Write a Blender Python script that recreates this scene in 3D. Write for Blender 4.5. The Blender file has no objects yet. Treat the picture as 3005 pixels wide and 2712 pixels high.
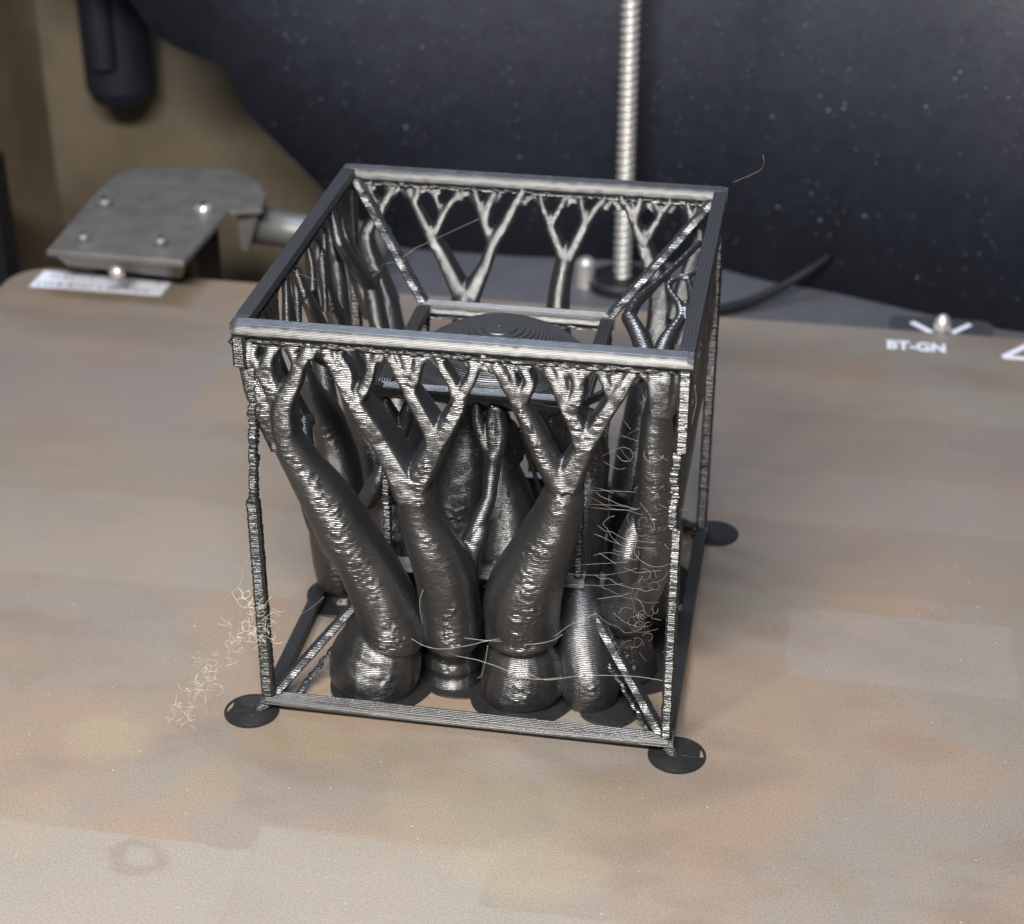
import bpy, math, random
import numpy as np
from mathutils import Vector, Matrix

MM = 0.001
scene = bpy.context.scene
COL = scene.collection
rnd = random.Random(7)

# ------------------------------------------------------------------ camera
cam_data = bpy.data.cameras.new("camera")
cam = bpy.data.objects.new("camera", cam_data)
COL.objects.link(cam)
RR = ((0.984904, 0.173101, -0.000204), (0.084879, -0.483969, -0.870959), (-0.150862, 0.857794, -0.491355))
cam.matrix_world = Matrix(((RR[0][0], -RR[1][0], -RR[2][0], 0.07947),
                           (RR[0][1], -RR[1][1], -RR[2][1], -0.22330),
                           (RR[0][2], -RR[1][2], -RR[2][2], 0.17703),
                           (0, 0, 0, 1)))
cam_data.sensor_width = 36.0
cam_data.lens = 64.73
cam_data.clip_start = 0.01
cam_data.clip_end = 10.0
cam_data.dof.use_dof = True
cam_data.dof.focus_distance = 0.272
cam_data.dof.aperture_fstop = 28.0
scene.camera = cam

# ------------------------------------------------------------------ light
world = bpy.data.worlds.new("World")
scene.world = world
world.use_nodes = True
world.node_tree.nodes["Background"].inputs[0].default_value = (0.80, 0.88, 1.0, 1)
world.node_tree.nodes["Background"].inputs[1].default_value = 0.05


def area(name, loc, target, sx, sy, power, color):
    d = bpy.data.lights.new(name, 'AREA')
    d.shape = 'RECTANGLE'
    d.size, d.size_y = sx, sy
    d.energy = power
    d.color = color
    o = bpy.data.objects.new(name, d)
    COL.objects.link(o)
    o.location = loc
    o.rotation_euler = (Vector(target) - Vector(loc)).to_track_quat('-Z', 'Y').to_euler()
    return o


# the open front of the enclosure: broad light from the room behind the camera
area("room_light", (0.015, -0.205, 0.285), (0.035, 0.02, 0.02), 0.19, 0.035, 2.6, (1.0, 0.965, 0.92))
# added cool fill light, unseen, above the rear: greys far sheet, lights panel
area("cool_rear_fill", (0.0, 0.10, 0.40), (0.03, 0.16, 0.0), 0.24, 0.05, 1.0, (0.68, 0.79, 1.0))

scene.view_settings.view_transform = 'Standard'
scene.view_settings.look = 'None'
scene.view_settings.exposure = 0.0
scene.view_settings.gamma = 1.0
scene.cycles.max_bounces = 6
scene.cycles.sample_clamp_indirect = 4.0


# ------------------------------------------------------------------ materials
def mat(name):
    m = bpy.data.materials.new(name)
    m.use_nodes = True
    nt = m.node_tree
    return m, nt, nt.nodes["Principled BSDF"]


def N(nt, t, **kw):
    n = nt.nodes.new(t)
    for k, v in kw.items():
        if k.startswith('i_'):
            n.inputs[int(k[2:])].default_value = v
        else:
            setattr(n, k, v)
    return n


def math_node(nt, op, a, b=None, c=None):
    n = nt.nodes.new('ShaderNodeMath')
    n.operation = op
    for i, x in enumerate((a, b, c)):
        if x is None:
            continue
        if isinstance(x, (int, float)):
            n.inputs[i].default_value = x
        else:
            nt.links.new(x, n.inputs[i])
    return n.outputs[0]


def mix_col(nt, fac, a, b, mode='MIX'):
    n = nt.nodes.new('ShaderNodeMix')
    n.data_type = 'RGBA'
    n.blend_type = mode
    for sock, x in ((n.inputs[0], fac), (n.inputs[6], a), (n.inputs[7], b)):
        if isinstance(x, (int, float)):
            sock.default_value = x
        elif isinstance(x, tuple):
            sock.default_value = (*x, 1) if len(x) == 3 else x
        else:
            nt.links.new(x, sock)
    return n.outputs[2]


def noise(nt, vec, scale, detail=2.0, rough=0.5):
    n = nt.nodes.new('ShaderNodeTexNoise')
    n.inputs['Scale'].default_value = scale
    n.inputs['Detail'].default_value = detail
    n.inputs['Roughness'].default_value = rough
    nt.links.new(vec, n.inputs['Vector'])
    return n.outputs['Fac']


def mm_coords(nt, sx=1.0, sy=1.0, sz=1.0):
    g = nt.nodes.new('ShaderNodeNewGeometry')
    v = nt.nodes.new('ShaderNodeVectorMath')
    v.operation = 'MULTIPLY'
    v.inputs[1].default_value = (1000 * sx, 1000 * sy, 1000 * sz)
    nt.links.new(g.outputs['Position'], v.inputs[0])
    return v.outputs[0]


def ramp(nt, fac, lo, hi):
    n = nt.nodes.new('ShaderNodeMapRange')
    n.interpolation_type = 'SMOOTHSTEP'
    nt.links.new(fac, n.inputs[0])
    n.inputs[1].default_value = lo
    n.inputs[2].default_value = hi
    return n.outputs[0]


def bump(nt, height, strength, dist, base=None):
    b = nt.nodes.new('ShaderNodeBump')
    b.inputs['Strength'].default_value = strength
    b.inputs['Distance'].default_value = dist
    nt.links.new(height, b.inputs['Height'])
    if base is not None:
        nt.links.new(base, b.inputs['Normal'])
    return b.outputs['Normal']


def filament(name, layers, layer_amp, grain, rough=0.32, even=False, ior=1.72):
    """charcoal printed plastic: gloss, fine layer ribs, small surface faults"""
    m, nt, p = mat(name)
    pos = mm_coords(nt)
    sep = nt.nodes.new('ShaderNodeSeparateXYZ')
    nt.links.new(pos, sep.inputs[0])
    big = noise(nt, pos, 0.35, 3.0)
    fine = noise(nt, mm_coords(nt, 1.0, 1.0, 2.6), 2.2, 4.0, 0.65)
    c = mix_col(nt, big, (0.008, 0.009, 0.0105), (0.013, 0.0135, 0.015))
    nt.links.new(c, p.inputs['Base Color'])
    p.inputs['IOR'].default_value = ior
    p.inputs['Specular IOR Level'].default_value = 1.0
    p.inputs['Specular Tint'].default_value = (1, 1, 1, 1)
    r = math_node(nt, 'MULTIPLY_ADD', fine, 0.12, rough - 0.05)
    nt.links.new(r, p.inputs['Roughness'])
    # every printed layer is a rounded rib: its normal swings up and down with height
    wob = math_node(nt, 'MULTIPLY_ADD', noise(nt, pos, 0.7, 2.0), 0.06 if even else 0.35, sep.outputs[2])
    wave = math_node(nt, 'SINE', math_node(nt, 'MULTIPLY', wob, 2 * math.pi / layers))
    amp = math_node(nt, 'MULTIPLY_ADD', ramp(nt, noise(nt, pos, 0.45, 2.0), 0.3, 0.7), layer_amp * 0.3, layer_amp * 0.75)
    wave = math_node(nt, 'MULTIPLY', wave, layer_amp if even else amp)
    n2 = bump(nt, fine, 1.0, grain * MM)
    comb = nt.nodes.new('ShaderNodeCombineXYZ')
    nt.links.new(math_node(nt, 'MULTIPLY_ADD', noise(nt, pos, 3.0, 1.0), 0.05 if even else 0.14, -0.025 if even else -0.07), comb.inputs[0])
    nt.links.new(wave, comb.inputs[2])
    add = nt.nodes.new('ShaderNodeVectorMath')
    add.operation = 'ADD'
    nt.links.new(n2, add.inputs[0])
    nt.links.new(comb.outputs[0], add.inputs[1])
    nm = nt.nodes.new('ShaderNodeVectorMath')
    nm.operation = 'NORMALIZE'
    nt.links.new(add.outputs[0], nm.inputs[0])
    nt.links.new(nm.outputs[0], p.inputs['Normal'])
    return m


M = {}
M['print'] = filament('charcoal_filament', 0.27, 0.8, 0.025)
M['rough_print'] = filament('charcoal_filament_rough', 0.27, 0.8, 0.2)
M['bar'] = filament('charcoal_filament_bar', 0.24, 0.8, 0.02, 0.38, True, 1.74)


def simple(name, col, rough=0.5, metal=0.0, spec=0.5, grain=0.0, scale=2.0, vary=0.0):
    m, nt, p = mat(name)
    p.inputs['Roughness'].default_value = rough
    p.inputs['Metallic'].default_value = metal
    p.inputs['Specular IOR Level'].default_value = spec
    pos = mm_coords(nt)
    f = noise(nt, pos, scale, 4.0, 0.6)
    lo = tuple(x * (1 - vary) for x in col)
    hi = tuple(x * (1 + vary) for x in col)
    nt.links.new(mix_col(nt, ramp(nt, f, 0.3, 0.7), lo, hi), p.inputs['Base Color'])
    if grain:
        nt.links.new(bump(nt, f, 1.0, grain * MM), p.inputs['Normal'])
    return m


M['pale_string'] = simple('pale_plastic_hair', (0.85, 0.78, 0.68), 0.3, 0.0, 0.9)
M['brim'] = simple('charcoal_brim', (0.018, 0.018, 0.018), 0.42, 0.0, 0.35, 0.02, 1.2, 0.2)
M['string'] = simple('thin_plastic_hair', (0.40, 0.37, 0.33), 0.35, 0.0, 0.8)
M['panel'] = simple('dark_panel', (0.023, 0.026, 0.039), 0.5, 0.0, 0.5, 0.15, 0.25, 0.15)
M['crumb'] = simple('plastic_crumb', (0.55, 0.50, 0.44), 0.35)
M['dust'] = simple('dust', (0.34, 0.35, 0.38), 0.8)
M['wall'] = simple('brown_chamber_wall', (0.155, 0.125, 0.086), 0.6, 0, 0.4, 0.1, 0.012, 0.45)
M['side_wall'] = simple('tan_side_wall', (0.16, 0.12, 0.08), 0.6, 0, 0.4, 0.1, 0.02, 0.3)
M['floor'] = simple('chamber_floor', (0.035, 0.03, 0.022), 0.6, 0, 0.4, 0.1, 0.02, 0.4)
M['ledge'] = simple('grey_ledge', (0.105, 0.105, 0.118), 0.55, 0, 0.4, 0.05, 0.05, 0.1)
M['bracket'] = simple('zinc_bracket', (0.23, 0.225, 0.215), 0.42, 0.5, 0.5, 0.03, 0.15, 0.15)
M['bright'] = simple('polished_steel', (0.92, 0.88, 0.80), 0.25, 0.8, 0.8)
M['rod'] = simple('lead_screw_steel', (0.85, 0.82, 0.76), 0.36, 0.7, 0.8, 0.02, 1.0, 0.05)
M['black'] = simple('black_plastic', (0.012, 0.012, 0.014), 0.5)
M['navy'] = simple('dark_navy_plastic', (0.016, 0.018, 0.030), 0.6)
M['white'] = simple('white_print', (0.80, 0.82, 0.92), 0.6)
M['tick'] = simple('pale_grey_print', (0.30, 0.32, 0.38), 0.6)
M['bed_edge'] = simple('steel_edge', (0.10, 0.10, 0.11), 0.4, 0.5)


def plate_material():
    m, nt, p = mat('textured_gold_sheet')
    pos = mm_coords(nt)
    sep = nt.nodes.new('ShaderNodeSeparateXYZ')
    nt.links.new(pos, sep.inputs[0])
    X, Y = sep.outputs[0], sep.outputs[1]
    wx = math_node(nt, 'MULTIPLY_ADD', noise(nt, pos, 0.12, 2.0), 2.4, -1.2)
    Xw = math_node(nt, 'ADD', X, wx)
    Yw = math_node(nt, 'ADD', Y, wx)

    def box(x0, x1, y0, y1, soft):
        a = ramp(nt, Xw, x0 - soft, x0 + soft)
        b = math_node(nt, 'SUBTRACT', 1.0, ramp(nt, Xw, x1 - soft, x1 + soft))
        c = ramp(nt, Yw, y0 - soft, y0 + soft)
        d = math_node(nt, 'SUBTRACT', 1.0, ramp(nt, Yw, y1 - soft, y1 + soft))
        return math_node(nt, 'MULTIPLY', math_node(nt, 'MULTIPLY', a, b), math_node(nt, 'MULTIPLY', c, d))

    def spot(x, y, rx, ry, soft=0.5):
        dx = math_node(nt, 'DIVIDE', math_node(nt, 'SUBTRACT', Xw, x), rx)
        dy = math_node(nt, 'DIVIDE', math_node(nt, 'SUBTRACT', Yw, y), ry)
        d = math_node(nt, 'SQRT', math_node(nt, 'ADD', math_node(nt, 'MULTIPLY', dx, dx), math_node(nt, 'MULTIPLY', dy, dy)))
        d = math_node(nt, 'ADD', d, math_node(nt, 'MULTIPLY_ADD', noise(nt, pos, 0.25, 3.0), 0.9, -0.45))
        return math_node(nt, 'SUBTRACT', 1.0, ramp(nt, d, 1 - soft, 1 + soft))

    tan = (0.285, 0.218, 0.168)
    grey = (0.245, 0.216, 0.190)
    rose = (0.205, 0.160, 0.135)
    ochre = (0.235, 0.190, 0.125)
    c = mix_col(nt, ramp(nt, noise(nt, pos, 0.030, 3.0), 0.42, 0.62), tan, grey)
    c = mix_col(nt, math_node(nt, 'MULTIPLY', ramp(nt, noise(nt, mm_coords(nt, 0.5, 1.0), 0.045, 4.0, 0.6), 0.48, 0.66), 0.60), c, rose)
    c = mix_col(nt, math_node(nt, 'MULTIPLY', ramp(nt, noise(nt, mm_coords(nt, 1.0, 0.8), 0.060, 3.0, 0.6), 0.55, 0.70), 0.45), c, ochre)
    # ghosts of earlier prints
    for b, col, f in (
            ((-160, 8, -80, -31.5, 0.4), (0.292, 0.270, 0.240), 0.75),
            ((8, 42, -80, -26, 0.8), (0.292, 0.270, 0.240), 0.65),
            ((42, 300, -80, -37, 0.6), (0.292, 0.270, 0.240), 0.60),
            ((-170, -43.6, 86, 116, 0.5), (0.245, 0.215, 0.205), 0.55),
            ((-44, 37, 92, 117, 0.6), (0.290, 0.225, 0.165), 0.45),
            ((-170, 220, 117, 133, 0.8), (0.275, 0.250, 0.225), 0.40),
            ((37, 220, 92, 117, 0.6), (0.225, 0.195, 0.180), 0.55),
            ((37, 220, 74, 91, 0.7), (0.245, 0.220, 0.205), 0.50),
            ((-170, -3, 60, 86, 0.8), (0.260, 0.225, 0.190), 0.45),
            ((-170, -3, 32, 60, 0.8), (0.28, 0.255, 0.225), 0.50),
            ((66, 220, 50, 73, 0.7), (0.230, 0.192, 0.165), 0.50),
            ((81, 118, 24, 44, 0.5), (0.285, 0.260, 0.245), 0.45),
            ((118, 220, 24, 50, 0.8), (0.250, 0.215, 0.190), 0.45),
            ((-170, -4, 4, 14, 1.5), (0.280, 0.230, 0.185), 0.40)):
        c = mix_col(nt, math_node(nt, 'MULTIPLY', box(*b), f * 1.0), c, col)
    for s, col, f in (
            ((-20.7, -10, 7, 5), (0.34, 0.29, 0.19), 0.45), ((8.4, -6, 9, 5), (0.29, 0.235, 0.15), 0.50),
            ((-2, -18, 5, 5), (0.28, 0.225, 0.145), 0.50), ((37, -18, 13, 10), (0.31, 0.26, 0.175), 0.40),
            ((48, -29, 10, 6), (0.34, 0.29, 0.20), 0.50), ((57, -14, 9, 6), (0.30, 0.25, 0.17), 0.35),
            ((101, 9, 7, 4), (0.24, 0.175, 0.135), 0.55), ((-74, 131, 22, 7), (0.205, 0.168, 0.135), 0.65),
            ((-66, 118, 12, 6), (0.27, 0.19, 0.15), 0.40), ((-95, 100, 14, 16), (0.22, 0.20, 0.195), 0.40),
            ((72, -38, 6, 3), (0.20, 0.145, 0.115), 0.65), ((62, 122, 16, 9), (0.215, 0.175, 0.150), 0.55),
            ((80, 66, 18, 6), (0.21, 0.175, 0.15), 0.40), ((-40, 70, 16, 8), (0.235, 0.20, 0.165), 0.40),
            ((-25, -30, 6, 8), (0.34, 0.27, 0.19), 0.35)):
        c = mix_col(nt, math_node(nt, 'MULTIPLY', spot(*s), f), c, col)
    # a ring-shaped ghost near the front
    ring = math_node(nt, 'MULTIPLY', spot(-7.4, -35.8, 4.4, 3.8, 0.2), math_node(nt, 'SUBTRACT', 1.0, spot(-7.0, -35.6, 2.6, 2.2, 0.25)))
    c = mix_col(nt, math_node(nt, 'MULTIPLY', ring, 0.45), c, (0.21, 0.165, 0.13))
    grain = noise(nt, pos, 3.0, 4.0, 0.8)
    grain2 = noise(nt, pos, 1.1, 2.0, 0.6)
    c = mix_col(nt, 1.0, c, mix_col(nt, ramp(nt, grain, 0.25, 0.75), (0.72, 0.71, 0.69), (1.25, 1.24, 1.21)), 'MULTIPLY')
    streak = noise(nt, mm_coords(nt, 0.05, 1.0), 1.3, 3.0, 0.7)
    c = mix_col(nt, 1.0, c, mix_col(nt, ramp(nt, streak, 0.3, 0.7), (0.985, 0.985, 0.985), (1.01, 1.01, 1.01)), 'MULTIPLY')
    nt.links.new(c, p.inputs['Base Color'])
    p.inputs['Metallic'].default_value = 0.15
    p.inputs['Specular IOR Level'].default_value = 0.45
    nt.links.new(math_node(nt, 'MULTIPLY_ADD', grain2, 0.25, 0.42), p.inputs['Roughness'])
    n1 = bump(nt, grain, 0.8, 0.07 * MM)
    nt.links.new(n1, p.inputs['Normal'])
    return m


M['plate'] = plate_material()


# ------------------------------------------------------------------ mesh helpers (millimetres in, metres out)
class MB:
    def __init__(self):
        self.v, self.f, self.n = [], [], 0

    def add(self, vs, fs):
        o = self.n
        self.v.extend(vs)
        self.f.extend([tuple(i + o for i in f) for f in fs])
        self.n += len(vs)

    def box(self, x0, x1, y0, y1, z0, z1):
        self.add([(x0, y0, z0), (x1, y0, z0), (x1, y1, z0), (x0, y1, z0), (x0, y0, z1), (x1, y0, z1), (x1, y1, z1), (x0, y1, z1)],
                 [(0, 3, 2, 1), (4, 5, 6, 7), (0, 1, 5, 4), (1, 2, 6, 5), (2, 3, 7, 6), (3, 0, 4, 7)])

    def rings(self, rings, caps=True):
        """rings: list of equal-length vertex loops"""
        k = len(rings[0])
        vs = [tuple(map(float, p)) for r in rings for p in r]
        fs = []
        for i in range(len(rings) - 1):
            for j in range(k):
                a, b = i * k + j, i * k + (j + 1) % k
                fs.append((a, b, b + k, a + k))
        if caps:
            fs.append(tuple(range(k - 1, -1, -1)))
            fs.append(tuple((len(rings) - 1) * k + j for j in range(k)))
        self.add(vs, fs)

    def tube(self, pts, rads, k=8):
        pts = [Vector(p) for p in pts]
        up = None
        rings = []
        for i, p in enumerate(pts):
            t = (pts[min(i + 1, len(pts) - 1)] - pts[max(i - 1, 0)])
            if t.length < 1e-9:
                t = Vector((0, 0, 1))
            t.normalize()
            if up is None:
                up = t.orthogonal().normalized()
            up = (up - t * up.dot(t))
            up = up.normalized() if up.length > 1e-6 else t.orthogonal().normalized()
            s = t.cross(up)
            r = rads[i] if hasattr(rads, '__len__') else rads
            rings.append([p + (up * math.cos(a) + s * math.sin(a)) * r for a in (2 * math.pi * j / k for j in range(k))])
        self.rings(rings)

    def blade(self, pts, rads, deep=1.35, k=16, power=0.45):
        """printed branch: squarish section, deeper (along y) than wide, flat towards the front"""
        pts = [Vector(p) for p in pts]
        rings = []
        for i, p in enumerate(pts):
            t = (pts[min(i + 1, len(pts) - 1)] - pts[max(i - 1, 0)]).normalized()
            s = t.cross(Vector((0, 1, 0)))
            s = s.normalized() if s.length > 0.2 else Vector((1, 0, 0))
            d = s.cross(t).normalized()
            if d.y < 0:
                d = -d
            r = rads[i]
            ring = []
            for j in range(k):
                a = 2 * math.pi * j / k
                c, q = math.cos(a), math.sin(a)
                c = math.copysign(abs(c) ** power, c)
                q = math.copysign(abs(q) ** power, q)
                ring.append(p + s * (c * r * 0.92) + d * (q * r * deep + r * (deep - 1)))
            rings.append(ring)
        self.rings(rings)

    def ball(self, c, r, seg=12, rg=7):
        rings = []
        for i in range(rg):
            a = math.pi * (i + 0.35) / (rg - 0.3)
            z, q = math.cos(a) * r[2], math.sin(a)
            rings.append([(c[0] + q * r[0] * math.cos(2 * math.pi * j / seg), c[1] + q * r[1] * math.sin(2 * math.pi * j / seg), c[2] - z) for j in range(seg)])
        self.rings(rings)

    def mesh(self, name):
        me = bpy.data.meshes.new(name)
        me.from_pydata([(a * MM, b * MM, c * MM) for a, b, c in self.v], [], self.f)
        me.update()
        return me

    def build(self, name, material, parent=None, smooth=False, label=None, kind=None):
        me = self.mesh(name)
        return link(name, me, material, parent, smooth, label, kind)


def link(name, me, material, parent=None, smooth=False, label=None, kind=None):
    if material is not None and not me.materials:
        me.materials.append(material)
    if smooth:
        me.polygons.foreach_set('use_smooth', [True] * len(me.polygons))
    o = bpy.data.objects.new(name, me)
    COL.objects.link(o)
    if parent is not None:
        o.parent = parent
        o.matrix_parent_inverse = parent.matrix_world.inverted()
    if label:
        o['label'] = label
    if kind:
        o['kind'] = kind
    return o


def thing(name, loc, label, cat, group=None):
    o = bpy.data.objects.new(name, None)
    COL.objects.link(o)
    o.location = [c * MM for c in loc]
    o.empty_display_size = 0.01
    o.matrix_world = Matrix.Translation(Vector([c * MM for c in loc]))
    o['label'] = label
    o['category'] = cat
    if group:
        o['group'] = group
    return o


def hash3(ix, iy, iz, s=0):
    h = (ix * 374761393 + iy * 668265263 + iz * 2147483647 + s * 1274126177) & 0xffffffff
    h = ((h ^ (h >> 13)) * 1274126177) & 0xffffffff
    return ((h ^ (h >> 16)) & 0xffff) / 65535.0


def vnoise(p, s=0):
    """vectorised value noise of an (n,3) array, 0..1"""
    i = np.floor(p).astype(np.int64)
    f = p - i
    f = f * f * (3 - 2 * f)
    out = 0
    for dx in (0, 1):
        for dy in (0, 1):
            for dz in (0, 1):
                w = (f[:, 0] if dx else 1 - f[:, 0]) * (f[:, 1] if dy else 1 - f[:, 1]) * (f[:, 2] if dz else 1 - f[:, 2])
                out = out + w * hash3(i[:, 0] + dx, i[:, 1] + dy, i[:, 2] + dz, s)
    return out


def smooth_chain(ch, step):
    """Catmull-Rom through (x,y,z,r) nodes"""
    P = [np.array(p, float) for p in ch]
    if len(P) < 3:
        P2 = P
        out = []
        n = max(1, int(np.linalg.norm(P[1][:3] - P[0][:3]) / step))
        for j in range(n + 1):
            out.append(P2[0] + (P2[1] - P2[0]) * j / n)
        return out
    Q = [2 * P[0] - P[1]] + P + [2 * P[-1] - P[-2]]
    out = []
    for i in range(1, len(Q) - 2):
        a, b, c, d = Q[i - 1:i + 3]
        n = max(1, int(np.linalg.norm(c[:3] - b[:3]) / step))
        for j in range(n):
            t = j / n
            out.append(0.5 * (2 * b + (c - a) * t + (2 * a - 5 * b + 4 * c - d) * t * t + (3 * b - a - 3 * c + d) * t ** 3))
    out.append(P[-1])
    for q in out:
        q[3] = max(q[3], 0.3)
    return out


def remeshed(mb, name, voxel, seam=0.0, seed=0, rough=0.05, lump=0.0):
    me = mb.mesh(name)
    tmp = bpy.data.objects.new(name, me)
    COL.objects.link(tmp)
    md = tmp.modifiers.new('r', 'REMESH')
    md.mode = 'VOXEL'
    md.voxel_size = voxel * MM
    md.adaptivity = 0.0
    dg = bpy.context.evaluated_depsgraph_get()
    ev = tmp.evaluated_get(dg)
    out = bpy.data.meshes.new_from_object(ev)
    bpy.data.objects.remove(tmp)
    bpy.data.meshes.remove(me)
    nv = len(out.vertices)
    co = np.empty(nv * 3)
    out.vertices.foreach_get('co', co)
    co = co.reshape(-1, 3) / MM
    ed = np.empty(len(out.edges) * 2, dtype=np.int64)
    out.edges.foreach_get('vertices', ed)
    ed = ed.reshape(-1, 2)
    deg = np.bincount(ed.ravel(), minlength=nv).astype(float)[:, None]
    for it in range(2):
        acc = np.zeros_like(co)
        np.add.at(acc, ed[:, 0], co[ed[:, 1]])
        np.add.at(acc, ed[:, 1], co[ed[:, 0]])
        co += (acc / np.maximum(deg, 1) - co) * 0.5
    out.vertices.foreach_set('co', (co * MM).ravel())
    out.update()
    no = np.empty(nv * 3)
    out.vertices.foreach_get('normal', no)
    no = no.reshape(-1, 3)
    # broad unevenness everywhere, rough print seam where each branch faces the front
    d = rough * (vnoise(co * np.array([0.9, 0.9, 2.6]) + seed) - 0.5) * 2
    d = d + lump * (vnoise(co * np.array([0.17, 0.17, 0.13]) + seed + 5) - 0.5) * 2
    if seam:
        q = -no[:, 1] * 0.97 - no[:, 0] * 0.25 * np.sign(vnoise(co * 0.06 + seed * 3) - 0.5)
        q = q + 0.26 * (vnoise(co * np.array([0.6, 0.6, 0.5]) + 31 + seed) - 0.5)
        mask = np.clip((q - 0.90) / 0.07, 0, 1)
        mask *= np.clip((vnoise(co * np.array([0.15, 0.15, 0.22]) + 77 + seed) - 0.28) / 0.2, 0, 1)
        b = vnoise(co * np.array([1.5, 1.5, 3.6]) + 11 + seed)
        b = np.where(b > 0.52, 1.0, -0.75) * np.abs(b - 0.5) * 2.4
        d = d + seam * mask * b
    co += no * d[:, None]
    out.vertices.foreach_set('co', (co * MM).ravel())
    out.update()
    return out

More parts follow.
